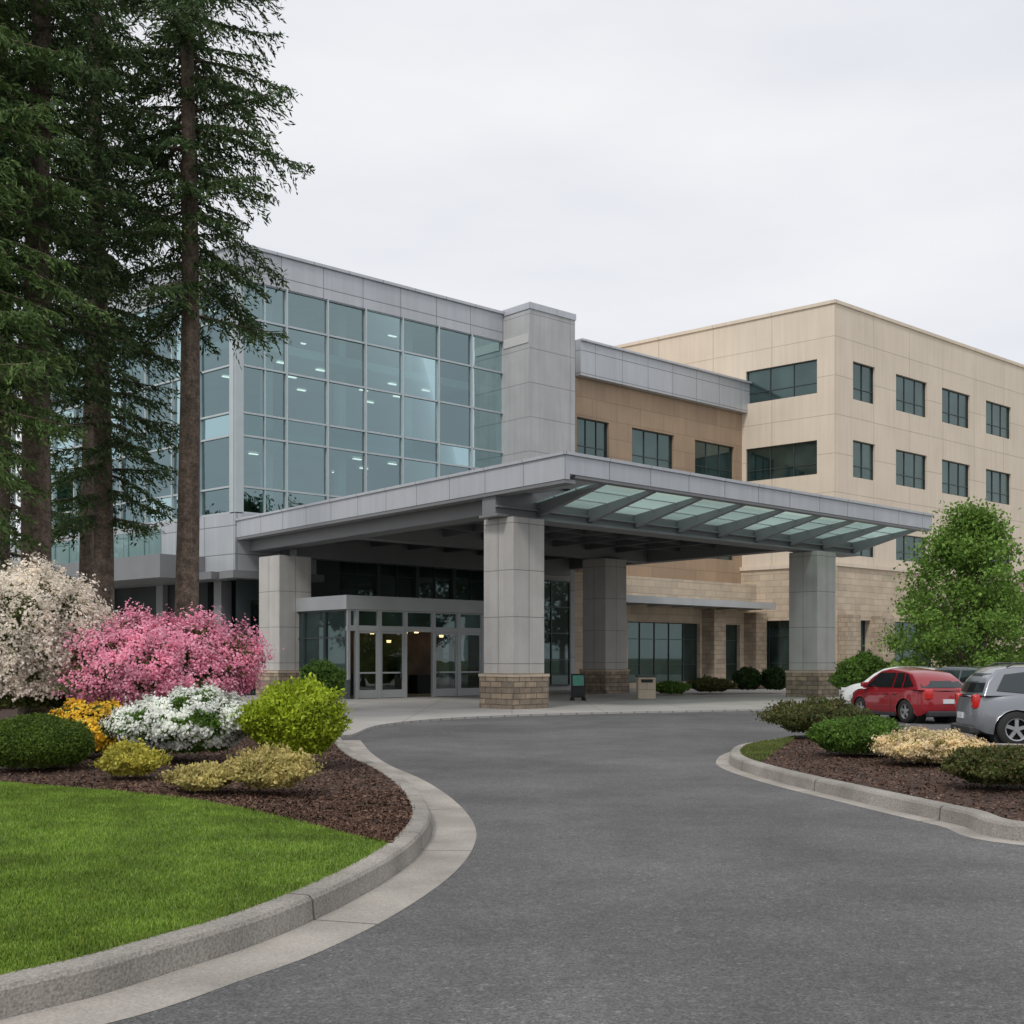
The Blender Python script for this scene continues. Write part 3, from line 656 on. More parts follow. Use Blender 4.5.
# ------------------------------------------------------------ plants
def bumps(Dv, seed, K=30, amp=.2, sharp=16):
    r=np.random.default_rng(seed); Bv=unit(r.normal(size=(K,3))); Bv[:,2]=np.abs(Bv[:,2])*.9; Bv=unit(Bv)
    B2=unit(r.normal(size=(150,3))); B2[:,2]=np.abs(B2[:,2]); hs=r.uniform(.5,1,K)
    return 1-amp*.62+amp*.95*np.max(np.exp(sharp*(Dv@Bv.T-1))*hs,axis=1)+amp*.45*np.max(np.exp(110*(Dv@B2.T-1)),axis=1)
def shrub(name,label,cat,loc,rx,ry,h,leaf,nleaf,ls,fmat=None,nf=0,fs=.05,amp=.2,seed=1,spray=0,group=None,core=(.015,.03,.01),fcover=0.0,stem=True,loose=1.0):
    t=thing(name,label,cat,loc,group=group); zc=h*.40; rzz=h-zc
    def pos(n,shell,low=-.75):
        Dv=rvec(n*2); Dv=Dv[Dv[:,2]>low][:n]; R=bumps(Dv,seed,amp=amp)
        R*=1-np.abs(rng.normal(0,shell,len(Dv)))+np.maximum(0,rng.normal(0,.05*loose,len(Dv))); P=Dv*R[:,None]; 
        scz=np.where(P[:,2]>0,rzz/(1+amp*.5),zc*1.1)
        Q=np.stack([P[:,0]*rx,P[:,1]*ry,P[:,2]*scz+zc],1); Q[:,2]=np.maximum(Q[:,2],.015+.05*rng.random(len(Q)))
        return Q,Dv
    Q,Dv=pos(nleaf,.11); n=len(Q); Nn=unit(Dv*.9+rvec(n)*.9); Dd=unit(np.cross(Nn,rvec(n))+Dv*.4+np.array([0,0,.25]))
    s=leaf*(.6+.8*rng.random(n)); fastquads('foliage',leafquads(Q,Dd,Nn,s,s*.52),ls,t)
    mb=MB(); nu,nv=28,14; 
    for j in range(nv+1):
        for i in range(nu):
            th=math.pi*j/nv; ph=2*math.pi*i/nu; dvv=np.array([[math.sin(th)*math.cos(ph),math.sin(th)*math.sin(ph),math.cos(th)]])
            R=float(bumps(dvv,seed,amp=amp)[0])*.78; z=dvv[0,2]*R; mb.v.append((dvv[0,0]*R*rx,dvv[0,1]*R*ry,max(.0,z*(rzz/(1+amp*.5) if z>0 else zc)+zc)))
    for j in range(nv):
        for i in range(nu): mb.f.append((j*nu+i,j*nu+(i+1)%nu,(j+1)*nu+(i+1)%nu,(j+1)*nu+i)); mb.uv.append([(0,0)]*4)
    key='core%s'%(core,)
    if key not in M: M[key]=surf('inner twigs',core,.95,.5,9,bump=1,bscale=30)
    mb.build('inner_branches',M[key],t,origin=False,smooth=True)  # closed core shape added inside the leaves to block see-through
    if fmat is not None:
        Q,Dv=pos(nf,.04,low=-.45); 
        r2=np.random.default_rng(seed+50); cc=unit(r2.normal(size=(420,3))); m_=np.max(np.exp(320*(Dv@cc.T-1)),axis=1)
        ok=m_>fcover; Q,Dv=Q[ok],Dv[ok]; n=len(Q)
        if spray: Q=Q+Dv*(rng.random((n,1))**2*spray)+np.array([0,0,1])*(rng.random((n,1))**2*spray*.6)
        else: Q=Q+Dv*.025
        Q=np.repeat(Q,3,axis=0)+rng.normal(0,fs*.45,(3*n,3)); Dn=np.repeat(Dv,3,axis=0); Nn=unit(Dn+rvec(3*n)*.7); Dd=np.cross(Nn,rvec(3*n)); s=fs*(.6+.7*rng.random(3*n))
        fastquads('flowers',leafquads(Q,Dd,Nn,s,s*.85),fmat,t)
    return t
def lm(n,*c):
    m_=[sum(x[i] for x in c)/len(c) for i in range(3)]
    return leafmat(n,[tuple(x[i]*.68+m_[i]*.32 for i in range(3)) for x in c],trans=.3)
gA=lm('dark leaves',(.02,.045,.012),(.035,.075,.018),(.06,.12,.025))
gB=lm('boxwood leaves',(.05,.09,.012),(.085,.145,.018),(.14,.215,.03))
gC=lm('lime leaves',(.18,.27,.012),(.34,.44,.025),(.50,.57,.05))
gD=lm('olive leaves',(.06,.09,.02),(.12,.15,.04),(.20,.23,.07))
gE=lm('mid leaves',(.05,.11,.018),(.10,.19,.03),(.16,.28,.045))
gR=lm('bronze leaves',(.045,.065,.018),(.08,.115,.028),(.16,.10,.045),(.09,.155,.035))
gY=lm('golden leaves',(.25,.26,.04),(.50,.46,.07),(.68,.60,.12))
gT=lm('straw leaves',(.32,.28,.09),(.58,.48,.18),(.70,.57,.26),(.38,.40,.09))
fW=lm('white petals',(.74,.77,.68),(.84,.86,.80),(.89,.89,.86))
fC=lm('cream petals',(.78,.68,.56),(.87,.79,.68),(.91,.87,.79))
fP=lm('pink petals',(.74,.20,.33),(.86,.30,.44),(.89,.42,.55),(.89,.60,.68))
fY=lm('yellow petals',(.7,.36,.02),(.85,.52,.03),(.88,.68,.10))
fT=lm('pale orange petals',(.7,.5,.28),(.8,.65,.40),(.85,.76,.52))
def spx(name,label,cat,xl,xr,ytop,Y,z0,leaf,nleaf,ls,**kw):
    rx=(xr-xl)/2/F*Y*1.07/(1+.36*kw.get('amp',.2)); X=((xl+xr)/2-512)/F*Y; zt_=CH+(H-ytop)*Y/F; kw.setdefault('ry',rx*.9); ry=kw.pop('ry')
    return shrub(name,label,cat,(X,Y,z0),rx,ry,zt_-z0,leaf,nleaf,ls,**kw)
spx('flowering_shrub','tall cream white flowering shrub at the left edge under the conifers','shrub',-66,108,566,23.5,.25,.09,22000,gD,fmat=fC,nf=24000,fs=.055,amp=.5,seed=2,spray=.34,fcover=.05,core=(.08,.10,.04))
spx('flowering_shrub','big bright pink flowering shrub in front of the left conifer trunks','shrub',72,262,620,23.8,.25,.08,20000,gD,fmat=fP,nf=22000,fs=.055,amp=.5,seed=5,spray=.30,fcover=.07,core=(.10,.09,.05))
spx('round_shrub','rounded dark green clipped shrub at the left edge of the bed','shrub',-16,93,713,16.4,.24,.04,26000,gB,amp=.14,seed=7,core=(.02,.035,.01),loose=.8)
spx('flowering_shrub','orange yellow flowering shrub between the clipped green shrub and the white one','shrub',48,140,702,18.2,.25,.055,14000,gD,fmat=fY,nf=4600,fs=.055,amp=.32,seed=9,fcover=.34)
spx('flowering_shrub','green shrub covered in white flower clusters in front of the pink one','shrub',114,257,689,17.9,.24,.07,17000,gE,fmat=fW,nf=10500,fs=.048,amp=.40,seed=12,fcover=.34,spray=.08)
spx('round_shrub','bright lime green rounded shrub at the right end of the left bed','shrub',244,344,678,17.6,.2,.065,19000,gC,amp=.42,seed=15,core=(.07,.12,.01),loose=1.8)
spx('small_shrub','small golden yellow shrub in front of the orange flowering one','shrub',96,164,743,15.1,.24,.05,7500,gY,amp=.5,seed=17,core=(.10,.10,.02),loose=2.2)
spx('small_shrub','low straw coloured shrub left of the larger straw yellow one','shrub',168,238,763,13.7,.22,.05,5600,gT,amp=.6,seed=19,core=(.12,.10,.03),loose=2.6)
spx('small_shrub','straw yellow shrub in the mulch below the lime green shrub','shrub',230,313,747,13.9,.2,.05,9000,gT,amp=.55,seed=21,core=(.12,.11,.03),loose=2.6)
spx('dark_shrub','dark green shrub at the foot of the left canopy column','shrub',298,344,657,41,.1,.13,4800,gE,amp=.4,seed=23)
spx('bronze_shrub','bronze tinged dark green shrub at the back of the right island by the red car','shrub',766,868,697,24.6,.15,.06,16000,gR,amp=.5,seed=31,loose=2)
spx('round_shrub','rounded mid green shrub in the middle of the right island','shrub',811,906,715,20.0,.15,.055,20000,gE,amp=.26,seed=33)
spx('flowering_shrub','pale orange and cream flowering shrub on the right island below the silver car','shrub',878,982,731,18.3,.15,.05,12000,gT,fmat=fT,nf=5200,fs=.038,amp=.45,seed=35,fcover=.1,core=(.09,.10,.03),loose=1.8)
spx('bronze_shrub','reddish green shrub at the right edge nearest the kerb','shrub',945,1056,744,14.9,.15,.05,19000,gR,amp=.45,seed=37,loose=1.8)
spx('round_shrub','large light green rounded shrub beside the right canopy column','shrub',834,896,651,49,.05,.13,9500,gE,amp=.35,seed=41)
for i,(a,b,yt,Y,g_,lab) in enumerate([(653,690,681,58,gE,'leftmost low green shrub of the bed along the stone wall'),(688,734,676,60,gR,'bronze low shrub of the bed along the stone wall'),(733,763,666,61,gA,'dark upright shrub of the bed along the stone wall, left of its twin'),(760,790,666,61,gA,'dark upright shrub of the bed along the stone wall, nearest the right column')]):
    spx('bed_shrub',lab,'shrub',a,b,yt,Y,.06,.15,3600,g_,amp=.4,seed=60+i,group='shrubs along the stone wall')
for i,(a,b,yt,Y) in enumerate([(1000,1040,657,58),(965,1003,660,59),(1032,1075,655,56)]):
    spx('hedge_shrub',['far hedge bush at the right edge beyond the parked cars','second far hedge bush from the right beyond the parked cars','far hedge bush just past the right edge'][i],'shrub',a,b,yt,Y,.06,.13,3500,gE,amp=.2,seed=80+i)
mb=MB(); SW.box(mb,SW.s_at(640),SW.s_at(782),2.6,7.5,.02,.14); mb.build('planting_bed',M['mulch'],kind='structure')

def conifer(label,x,Y,r0,Ht,zlow,Lmax,nl,seed,group=None,density=1,mat='needle',bias=None,zvis=20.5,wide=1.0):
    rs=random.Random(seed); base=(x,Y,float(hz(np.array([x]),np.array([Y]))[0]) if Y<43 else .06)
    t=thing('conifer_tree',label,'tree',base,group=group)
    pts=[];rad=[]; ph=rs.random()*6
    for k in range(15):
        f=k/14; pts.append((.12*math.sin(f*5+ph),.1*math.cos(f*4+ph)-.1*math.cos(ph),Ht*f-.1)); rad.append(max(.02,r0*(1-f)**.8*(1.25 if k==0 else 1)))
    mb=MB(); mb.tube(pts,rad,16); tr=mb.build('trunk',M['bark'],t,origin=False,smooth=True)
    wood=MB(); Cs=[];Ds=[]
    nw=max(8,nl//5)
    for i in range(nl):
        wi=i//5; f=((wi+.5)/nw)**.92; f=min(1,f+rs.uniform(-.28,.28)/nw); z=zlow+(min(Ht,zvis+2)-zlow)*max(0,f); fr_=max(0,(z-zlow)/(Ht-zlow))
        prof=(1-fr_)**.7*(.60+.40*min(1,fr_*4)); 
        az=(i%5)*1.2566+wi*.7+rs.uniform(-.45,.45)
        Lb=Lmax*prof*rs.uniform(.45,1.18)*(1 if not bias else 1+bias[1]*math.cos(az-bias[0]))
        if Lb<.5: Lb=.5
        rise=rs.uniform(-.05,.15); droop=rs.uniform(.28,.55)
        n=max(6,int(Lb/.18)); ax=np.array([math.cos(az),math.sin(az),0.]); sd_=np.array([-ax[1],ax[0],0.])
        tt=np.linspace(0,1,n); P=np.array([0,0,z])+ax*(tt*Lb)[:,None]+np.array([0,0,1.])*((rise*tt-droop*tt**2)*Lb+.20*Lb*tt**4)[:,None]+sd_*(np.sin(tt*3+i)*.05*Lb)[:,None]
        wood.tube([tuple(p) for p in P[::2]] if n>6 else [tuple(P[0]),tuple(P[-1])],list(np.linspace(.045*min(1,Lb/3)+.012,.006,len(P[::2]) if n>6 else 2)),4)
        m=int(Lb/.10*density)
        for j in range(m):
            u=.12+.88*(j+rs.random())/m; p0=np.array([np.interp(u,tt,P[:,c]) for c in range(3)])
            for s_ in (-1,1):
                ll=(.42*Lb*(1-u)**.6*min(1,u*3)+.17)*rs.uniform(.5,1.2)
                dv_=ax*rs.uniform(.4,.9)+sd_*s_*rs.uniform(.55,1)+np.array([0,0,rs.uniform(-.5,.0)]); dv_/=np.linalg.norm(dv_)
                q=max(3,int(ll/.05)); uu=(np.arange(q)+rng.random(q))/q
                Cc=p0+dv_*(uu*ll)[:,None]+np.array([0,0,-1.])*(uu**2*ll*.45+.06*rng.random(q))[:,None]+rng.normal(0,.024,(q,3))
                Cs.append(Cc); Ds.append(np.repeat(dv_[None],q,0)+rng.normal(0,.55,(q,3))+np.array([0,0,-.45])); 
    C=np.concatenate(Cs); D=np.concatenate(Ds); n=len(C); Nn=rvec(n)*.9+np.array([0,0,.5]); ln=(.115+.10*rng.random(n))*wide
    wood.build('branches',M['bark'],t,origin=False)
    fastquads('foliage',leafquads(C,D,Nn,ln,(.031+.027*rng.random(n))*wide),M[mat],t)
    return t,n
tot=[]
for a in [
 ('tall conifer with the thickest trunk, leftmost inside the frame',40,27,.36,32,7.5,3.3,120,101,1.0,'needle',(math.pi,.15)),
 ('slim tall conifer with its crown reaching low between the two bare trunks',100,31,.28,29,4.7,2.8,145,102,1.0,'needle',None),
 ('tall conifer with a long bare trunk, rightmost of the group before the glass wall',186,29,.31,27,9.5,3.45,100,103,1.08,'needle',(0,.13)),
 ('conifer at the left edge with light green low branches',-28,25,.34,28,4.3,3.1,115,104,1.0,'needle2',None),
 ('dense dark conifer behind the thickest trunk at the left edge',0,37,.34,30,3.2,3.6,110,105,.9,'needle',None),
 ('dark conifer standing behind the slim one, top out of the frame',90,40,.30,30,11,3.5,85,106,.9,'needle',None)]:
    lab,px,Y,r0,Ht,zl,Lm,nl,sd2,de,mt,bi=a
    _,nn_=conifer(lab,(px-512)/F*Y,Y,r0,Ht,zl,Lm,nl,sd2,group='tall conifers at the left',density=de,mat=mt,bias=bi,zvis=CH+680*Y/F); tot.append(nn_)
print('needles',tot)

def decid(label,x,Y,Ht,R,seed,leafm,nclump=170,perc=130,z0=.06,lsz=.15,lowf=.22,name='leafy_tree',group=None,sig=.27):
    rs=np.random.default_rng(seed); t=thing(name,label,'tree',(x,Y,z0),group=group)
    mb=MB(); mb.tube([(0,0,-.1),(.03,.02,Ht*.3),(-.02,.03,Ht*.62),(.02,0,Ht*.92)],[.14*Ht/7,.1*Ht/7,.06*Ht/7,.015],10)
    mb.build('trunk',M['bark2'],t,origin=False,smooth=True)
    cl=[]; br=MB()
    for i in range(nclump):
        f=lowf+(1-lowf)*rs.random()**.95; u=(f-lowf)/(1-lowf); rr=R*math.sqrt(max(0,math.sin(math.pi*min(1,(u*.80+.17)))))*(1-u*.62)*1.22
        az=rs.random()*6.283; k_=rs.random()**.5*rs.uniform(.65,1.22); c=np.array([math.cos(az)*rr*k_,math.sin(az)*rr*k_,Ht*f*.97]); cl.append(c)
        if i%3==0: br.tube([(0,0,max(Ht*.15,c[2]-rr*.9)),(c[0]*.5,c[1]*.5,c[2]-rr*.25),tuple(c)],[.035,.022,.008],4)
    br.build('limbs',M['bark2'],t,origin=False)
    C=np.concatenate([c+rs.normal(0,1,(perc,3))*np.array([sig,sig,sig*.55])*rs.uniform(.6,1.25)*R/2.6 for c in cl]); C[:,2]=np.maximum(C[:,2],.4); n=len(C); Nn=rvec(n)+np.array([0,0,.5]); D=rvec(n); s=lsz*(.6+.7*rng.random(n))
    fastquads('foliage',leafquads(C,D,Nn,s,s*.6),leafm,t); return t
gLeaf=lm('tree leaves',(.085,.17,.025),(.13,.235,.04),(.18,.31,.055),(.24,.38,.08))
dt=decid('young bright green leafy tree at the right behind the parked cars',(972-512)/F*47,47,CH+(H-506)*47/F-.06,3.15,201,gLeaf,nclump=250,perc=135,lsz=.16,lowf=.16,sig=.30)
d2=decid('large leafy tree standing right of the frame across the car park',62,42,17,6.5,202,gA,nclump=200,perc=70,lsz=.45,group='trees across the car park')  # unseen trees added off to the right to reflect in the curtain wall
for i,(x,y,s_) in enumerate([(74,30,1.35),(66,18,1.0),(80,52,1.4),(58,4,1.1),(70,64,1.1)]):
    dup(d2,(x,y,.0),i*1.3,['second leafy tree right of the frame across the car park','third leafy tree right of the frame across the car park','farthest leafy tree right of the frame across the car park','nearest leafy tree right of the frame across the car park','leafy tree right of the frame beyond the tan block'][i],scale=(s_,s_,s_))
for i,(x,y,s_) in enumerate([(-78,66,1.0),(-84,80,1.2),(-74,98,1.1)]):  # unseen trees added so the left glass face reflects something dark
    dup(d2,(x,y,.0),i*1.9+.4,['nearest leafy tree far past the left frame edge','middle leafy tree far past the left frame edge','farthest leafy tree past the left frame edge'][i],group='trees left of the glass wing',scale=(s_,s_,s_))

# ------------------------------------------------------------ cars
def paint(name,c,metal=.3):
    m,nt,p=newmat(name); p.inputs['Base Color'].default_value=(*c,1); p.inputs['Metallic'].default_value=metal; p.inputs['Roughness'].default_value=.32; p.inputs['Coat Weight'].default_value=1; p.inputs['Coat Roughness'].default_value=.03
    tcn=N(nt,'ShaderNodeTexCoord'); n=N(nt,'ShaderNodeTexNoise'); n.inputs['Scale'].default_value=3; nt.links.new(tcn.outputs['Object'],n.inputs['Vector'])
    mr=N(nt,'ShaderNodeMapRange'); mr.inputs['To Min'].default_value=.25; mr.inputs['To Max'].default_value=.42; nt.links.new(n.outputs['Fac'],mr.inputs['Value']); nt.links.new(mr.outputs[0],p.inputs['Roughness'])
    return m
M['carglass']=darkglass('car glass',(.006,.007,.008),(.015,.018,.018),.08)
M['tail']=surf('red lamp',(.55,.01,.008),.2,.1,8,coat=.8); M['rim']=surf('alloy rim',(.45,.46,.47),.3,.05,5,metal=.7); M['plate']=surf('number plate',(.65,.67,.7),.5,.15,40)
M['head']=surf('clear lamp',(.6,.62,.64),.15,.1,8,coat=.8); M['trim']=surf('black trim',(.03,.03,.032),.5,.1,5)
def car(name,label,loc,rz,pm,Ln=4.1,Wd=1.76,Ht=1.5,belt=.93,suv=False,group=None):
    t=thing(name,label,'car',loc,rz,group=group); hl=Ln/2; hw=Wd/2; wr=.33 if not suv else .37
    xf=hl-.80; xr=-hl+.74; gr=.2 if not suv else .26
    xsn=sorted(set([round(v,3) for v in list(np.linspace(-hl,hl,27))+[xr+(wr+.06)*math.cos(math.pi*k/10) for k in range(11)]+[xf+(wr+.06)*math.cos(math.pi*k/10) for k in range(11)]]))
    def top(x):
        return float(np.interp(x,[-hl,-hl+.1,-hl+.3,hl-1.25,hl-.95,hl-.5,hl-.2,hl],[belt-.05,belt+.03,belt+.05,belt+.02,belt-.02,belt-.09,.74,.58]))
    def bot(x):
        z=gr+.10*max(0,(abs(x)-(hl-.25))/.25)
        for xc in (xr,xf):
            d_=abs(x-xc)
            if d_<wr+.06: z=max(z,wr*.9+math.sqrt(max(0,(wr+.06)**2-d_*d_)))
        return z
    def plan(x):
        e=max(0,(abs(x)-(hl-.8))/.8); return hw*(1-.25*e**2.2)
    def sect(u):
        return float(np.interp(u,[0,.12,.35,.6,.8,.93,1],[.94,.98,1,.985,.972,.945,.90]))
    us=[0,.12,.28,.45,.58,.62,.78,.9,.97,1.0]
    mb=MB(); nx=len(xsn); nu=len(us)
    for s in (-1,1):
        for x in xsn:
            zb_,zt2=bot(x),top(x)
            for u in us:
                zz=gr+(zt2-gr)*u; zz=max(zz,zb_) if zb_<zt2 else zt2
                uu=(zz-gr)/(zt2-gr+1e-6)
                mb.v.append((x,s*plan(x)*sect(uu),zz))
    for si in (0,1):
        o=si*nx*nu
        for i in range(nx-1):
            for j in range(nu-1): mb.f.append((o+i*nu+j,o+(i+1)*nu+j,o+(i+1)*nu+j+1,o+i*nu+j+1)); mb.uv.append([(0,0)]*4)
    for i in range(nx-1):
        a0=i*nu+nu-1; a1=(i+1)*nu+nu-1; b0_=nx*nu+a0; b1_=nx*nu+a1
        c0=len(mb.v); x0,x1=xsn[i],xsn[i+1]; mb.v.append((x0,0,top(x0)+.03)); mb.v.append((x1,0,top(x1)+.03))
        mb.f.append((a0,a1,c0+1,c0)); mb.f.append((c0,c0+1,b1_,b0_)); mb.uv+= [[(0,0)]*4]*2
    for i in (0,nx-1):
        sgn=-1 if i==0 else 1; L_=[i*nu+j for j in range(nu)]; R_=[nx*nu+i*nu+j for j in range(nu)]
        m0=len(mb.v)
        for yk in (-.6,0,.6):
            for j in range(nu):
                v=mb.v[L_[j]]; mb.v.append((v[0]+sgn*(.08 if yk else .11)*(math.sin(math.pi*(.15+.75*us[j]))),yk*abs(v[1]),v[2]))
        cols=[L_]+[[m0+k*nu+j for j in range(nu)] for k in range(3)]+[R_]
        for k in range(4):
            for j in range(nu-1): mb.f.append((cols[k][j],cols[k+1][j],cols[k+1][j+1],cols[k][j+1])); mb.uv.append([(0,0)]*4)
    mb.build('body',pm,t,origin=False,smooth=True)
    bt=belt+.0; zt_=Ht; wb=hw*.93; wt=hw-.29
    if suv: cab=[(hl-1.12,bt),(hl-1.45,(bt+zt_)/2+.02),(hl-1.8,zt_-.06),(hl-2.2,zt_),(0,zt_+.01),(-hl+.75,zt_-.01),(-hl+.42,zt_-.07),(-hl+.22,(bt+zt_)/2),(-hl+.1,bt)]
    else: cab=[(hl-.86,bt),(hl-1.22,(bt+zt_)/2+.03),(hl-1.55,zt_-.07),(hl-1.95,zt_),(-hl+1.5,zt_-.015),(-hl+1.0,zt_-.06),(-hl+.62,zt_-.13),(-hl+.36,(bt+zt_)/2-.02),(-hl+.10,bt)]
    def cy(z): 
        q=(z-bt)/(zt_-bt); return wb+(wt-wb)*(.75*q+.25*q*q)
    lv=[-1,-.88,-.5,0,.5,.88,1]; mb=MB(); n=len(cab)
    for l_ in lv:
        for x,z in cab:
            cr=.05*(z-bt)/(zt_-bt)*(1-l_*l_); ex=(.08*(1-l_*l_))*(-1 if x<0 else 1)*(1 if z<zt_-.1 else .3)
            mb.v.append((x+ex,l_*cy(z),z+cr))
    for k in range(len(lv)-1):
        for j in range(n-1): mb.f.append((k*n+j,k*n+j+1,(k+1)*n+j+1,(k+1)*n+j)); mb.uv.append([(0,0)]*4)
    for k in (0,len(lv)-1):
        mb.f.append(tuple(k*n+j for j in range(n))); mb.uv.append([(0,0)]*n)
    mb.build('roof',pm,t,origin=False,bevel=.04)
    def side(s,pts,nm,mat,off=.014):
        mb=MB(); mb.quad([(x,s*(cy(z)+off),z) for x,z in pts]); return mb.build(nm,mat,t,origin=False)
    zl_,zh_=bt+.05,zt_-.11
    fx=[c[0] for c in cab[:3]]; fz=[c[1] for c in cab[:3]]; rx_=[c[0] for c in cab[-3:]][::-1]; rz_=[c[1] for c in cab[-3:]][::-1]
    def xfr(z): return float(np.interp(z,fz,fx))
    def xrr(z): return float(np.interp(z,rz_,rx_))
    f1=cab[2][0]; r1_=cab[-3][0]
    mid=(f1+r1_)/2-.05 if not suv else (f1+r1_)/2+.1; q_=r1_+.5 if suv else r1_+.26
    for s in (-1,1):
        side(s,[(xfr(zl_)-.18,zl_),(mid+.04,zl_),(mid+.04,zh_),(xfr(zh_)-.1,zh_)],'side_window',M['carglass'])
        side(s,[(mid-.04,zl_),(q_+.05,zl_),(q_+.10,zh_),(mid-.04,zh_)],'side_window',M['carglass'])
        side(s,[(q_-.03,zl_+.0),(xrr(zl_)+.24,zl_+.05),(xrr(zh_)+.16,zh_-.05),(q_+.02,zh_)],'side_window',M['carglass'])
        for dxh in (mid+.15,q_+.2):
            mb=MB(); y=s*(hw-.03); mb.box(dxh,dxh+.2,min(y,y+s*.04),max(y,y+s*.04),belt-.14,belt-.10); mb.build('door_handle',pm,t,origin=False,bevel=.008)
        for dxh in (xfr(bt)-.2,mid,q_+.02):
            mb=MB(); mb.quad([(dxh-.006,s*(plan(dxh)*sect((z-gr)/(top(dxh)-gr))+.004),z) for z in (gr+.1,.45,.7,top(dxh)-.06)]+[(dxh+.006,s*(plan(dxh)*sect((z-gr)/(top(dxh)-gr))+.004),z) for z in (top(dxh)-.06,.7,.45,gr+.1)]); mb.build('door_seam',M['trim'],t,origin=False)
        mb=MB(); y=s*(hw-.02); mb.box(xfr(bt)-.42,xfr(bt)-.28,min(y,y+s*.2),max(y,y+s*.2),bt+.04,bt+.18); mb.build('wing_mirror',pm,t,origin=False,bevel=.04)
        mb=MB()
        yo=plan(-hl)*1.02; yi=yo-.24
        mb.box(-hl-.05,-hl+.25,min(s*yi,s*yo),max(s*yi,s*yo),belt-.28,belt+.02)
        mb.build('tail_light',M['tail'],t,origin=False,bevel=.06)
        mb=MB(); mb.box(hl-.32,hl-.0,min(s*(hw-.42),s*(hw-.15)),max(s*(hw-.42),s*(hw-.15)),.58,.71); mb.build('headlight',M['head'],t,origin=False,bevel=.03)
        mb=MB(); y=s*(hw-.025); mb.box(xr+wr+.1,xf-wr-.1,min(y-s*.03,y+s*.012),max(y-s*.03,y+s*.012),gr-.02,gr+.08); mb.build('side_sill',M['trim'],t,origin=False,bevel=.01)
        for xc in (xr,xf):
            wh=MB(); pr_=[(wr*.62,.0),(wr*.93,.0),(wr,.03),(wr,.17),(wr*.93,.2),(wr*.62,.2)]; ns=28; y0=s*(hw-.235)
            for r_,d_ in pr_:
                for k in range(ns):
                    a=2*math.pi*k/ns; wh.v.append((xc+r_*math.cos(a),y0+s*d_,wr+r_*math.sin(a)))
            for j in range(len(pr_)-1):
                for k in range(ns): wh.f.append((j*ns+k,j*ns+(k+1)%ns,(j+1)*ns+(k+1)%ns,(j+1)*ns+k)); wh.uv.append([(0,0)]*4)
            wo=wh.build('wheel',M['dark'],t,origin=False,smooth=True)
            rm=MB()
            for k in range(5):
                a=2*math.pi*k/5+.3; ca,sa=math.cos(a),math.sin(a)
                def P(u,v,w_): return (xc+ca*u-sa*v, y0+s*w_, wr+sa*u+ca*v)
                rm.box8(P,(.03,wr*.62,-.035,.035,.13,.17))
            rm.tube([(xc,y0+s*.12,wr),(xc,y0+s*.18,wr)],[.07,.06],12)
            i0=len(rm.v); 
            for r_,d_ in ((wr*.56,.12),(wr*.56,.185),(wr*.64,.19),(wr*.64,.12)):
                for k in range(ns): a=2*math.pi*k/ns; rm.v.append((xc+r_*math.cos(a),y0+s*d_,wr+r_*math.sin(a)))
            for j in range(4):
                for k in range(ns): rm.f.append((i0+j*ns+k,i0+j*ns+(k+1)%ns,i0+((j+1)%4)*ns+(k+1)%ns,i0+((j+1)%4)*ns+k)); rm.uv.append([(0,0)]*4)
            rm.build('rim',M['rim'],wo,origin=False)
            hb=MB(); hb.tube([(xc,y0+s*.02,wr),(xc,y0+s*.06,wr)],[wr*.62,wr*.62],24); hb.build('hub',M['dark'],wo,origin=False)
            hb=MB(); hb.tube([(xc,y0-s*.25,wr*.95),(xc,y0+s*.0,wr*.95)],[wr+.07,wr+.07],24); hb.build('wheel_arch',M['dark'],t,origin=False)
        if suv:
            mb=MB(); mb.tube([(f1-.5,s*(wt-.02),zt_-.01),(f1-.6,s*(wt-.02),zt_+.06),(r1_+.35,s*(wt-.02),zt_+.06),(r1_+.2,s*(wt-.02),zt_-.01)],[.018]*4,8); mb.build('roof_rail',M['trim'],t,origin=False)
    za_,zb_=bt+.06,zt_-.14; zc_=(za_+zb_)/2
    mb=MB(); g=[[( xrr(z)-.02-.08*(1-l_*l_), l_*(cy(z)-.08), z) for l_ in (-1,-.5,0,.5,1)] for z in (za_,zc_,zb_)]
    for r0q in range(2):
        for c_ in range(4): mb.quad([g[r0q][c_],g[r0q][c_+1],g[r0q+1][c_+1],g[r0q+1][c_]])
    mb.build('rear_window',M['carglass'],t,origin=False)
    mb=MB(); g=[[( xfr(z)+.02+.08*(1-l_*l_), l_*(cy(z)-.08), z) for l_ in (-1,-.5,0,.5,1)] for z in (za_,zc_,zb_)]
    for r0q in range(2):
        for c_ in range(4): mb.quad([g[r0q][c_],g[r0q][c_+1],g[r0q+1][c_+1],g[r0q+1][c_]])
    mb.build('windshield',M['carglass'],t,origin=False)
    mb=MB(); mb.box(-hl-.13,-hl+.1,-hw+.24,hw-.24,gr+.0,gr+.16); mb.build('rear_bumper',M['trim'],t,origin=False,bevel=.04)
    mb=MB(); mb.box(hl-.1,hl+.09,-hw+.28,hw-.28,gr+.0,gr+.2); mb.build('front_bumper',M['trim'],t,origin=False,bevel=.04)
    mb=MB(); mb.box(-hl-.128,-hl+.01,-.17,.17,.56,.68); mb.build('number_plate',M['plate'],t,origin=False)
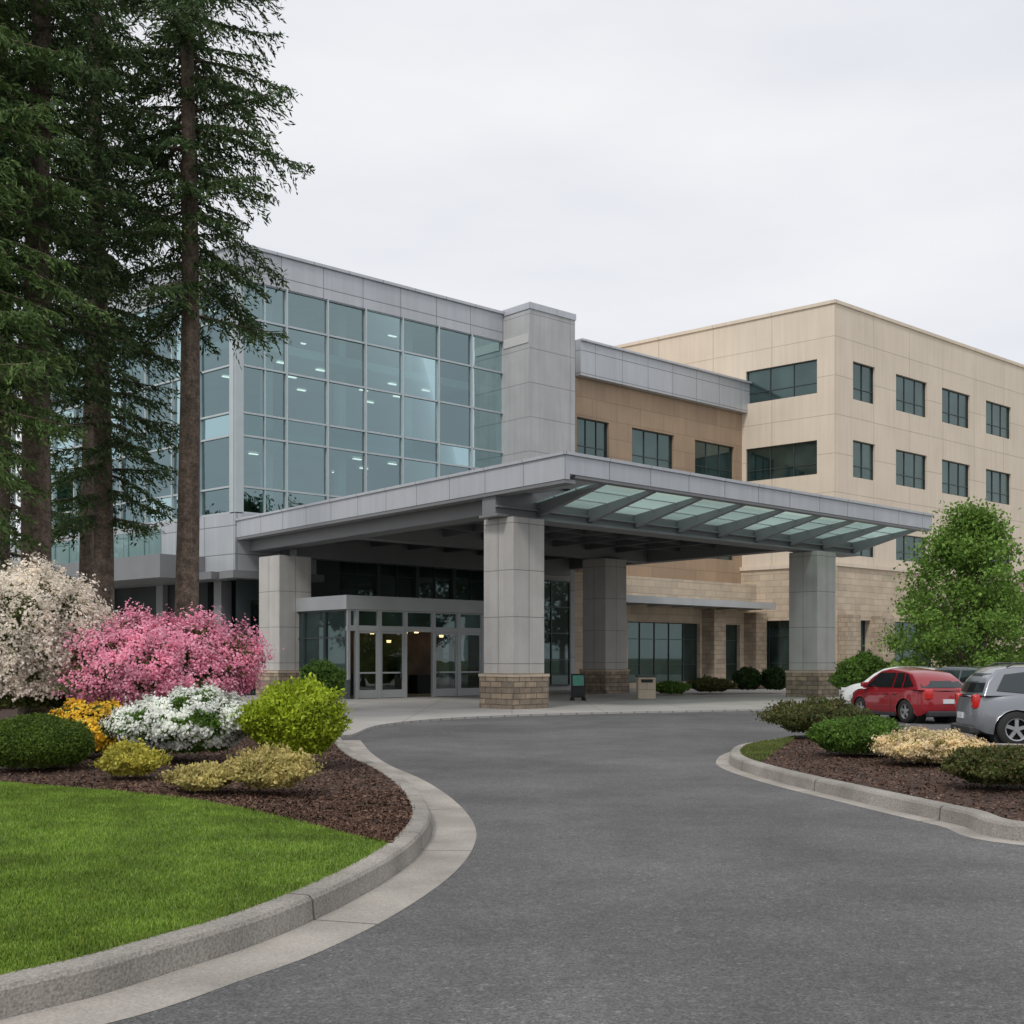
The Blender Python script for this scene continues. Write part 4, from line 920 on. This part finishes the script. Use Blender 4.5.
    mb=MB(); mb.box(-hl+.25,hl-.35,-hw+.26,hw-.26,gr-.02,.5); mb.build('underbody',M['dark'],t,origin=False)
    return t
red=paint('red paint',(.29,.006,.014),.2); sil=paint('silver paint',(.25,.265,.29),.5); whi=paint('white paint',(.7,.7,.7),0); gry=paint('grey paint',(.17,.18,.2),.4)
car('parked_car','red hatchback parked behind the right island, seen from its rear left',(11.35,34.6,0),math.radians(106),red,3.75,1.7,1.5)
car('parked_car','silver estate style off road car cut by the right edge of the picture',(11.65,24.55,0),math.radians(-5),sil,4.6,1.86,1.62,1.04,True)
car('parked_car','white car behind the red one, only its roof and windows showing',((905-512)/F*45,45,0),math.radians(150),whi,4.4,1.78,1.48)
car('parked_car','dark grey car between the red car and the silver one, farther back',((962-512)/F*43,43,0),math.radians(120),gry,4.4,1.78,1.5)

# ------------------------------------------------------------ street furniture
Yb=52; X=(646-512)/F*Yb
lb=thing('litter_bin','square tan litter bin with a dark lid in front of the stone wall','bin',(X,Yb,.06))
mb=MB(); mb.box(-.38,.38,-.38,.38,0,.95); mb.build('bin_body',M['stonewall'],lb,origin=False,bevel=.03)
mb=MB(); mb.box(-.42,.42,-.42,.42,.95,1.05); mb.build('lid',M['mulld'],lb,origin=False,bevel=.02)
mb=MB(); mb.box(-.25,.25,-.395,-.379,.72,.86); mb.build('opening',M['dark'],lb,origin=False)
Yb=50; X=(578-512)/F*Yb
sg=thing('notice_sign','small black framed notice sign with a green panel, left of the rear column','sign',(X,Yb,.06),math.radians(15))
mb=MB(); mb.box(-.3,.3,-.03,.03,.12,1.12); mb.build('frame',M['dark'],sg,origin=False,bevel=.01)
M['green']=surf('green notice',(.08,.3,.22),.5,.2,12)
mb=MB(); mb.box(-.24,.24,-.036,-.031,.62,1.05); mb.build('notice_panel',M['green'],sg,origin=False)
mb=MB(); mb.box(-.24,.24,-.036,-.031,.2,.56); mb.build('text_panel',M['indark'],sg,origin=False)
for s in (-1,1):
    mb=MB(); mb.box(s*.25-.03,s*.25+.03,-.22,.22,0,.12); mb.build('foot',M['dark'],sg,origin=False)
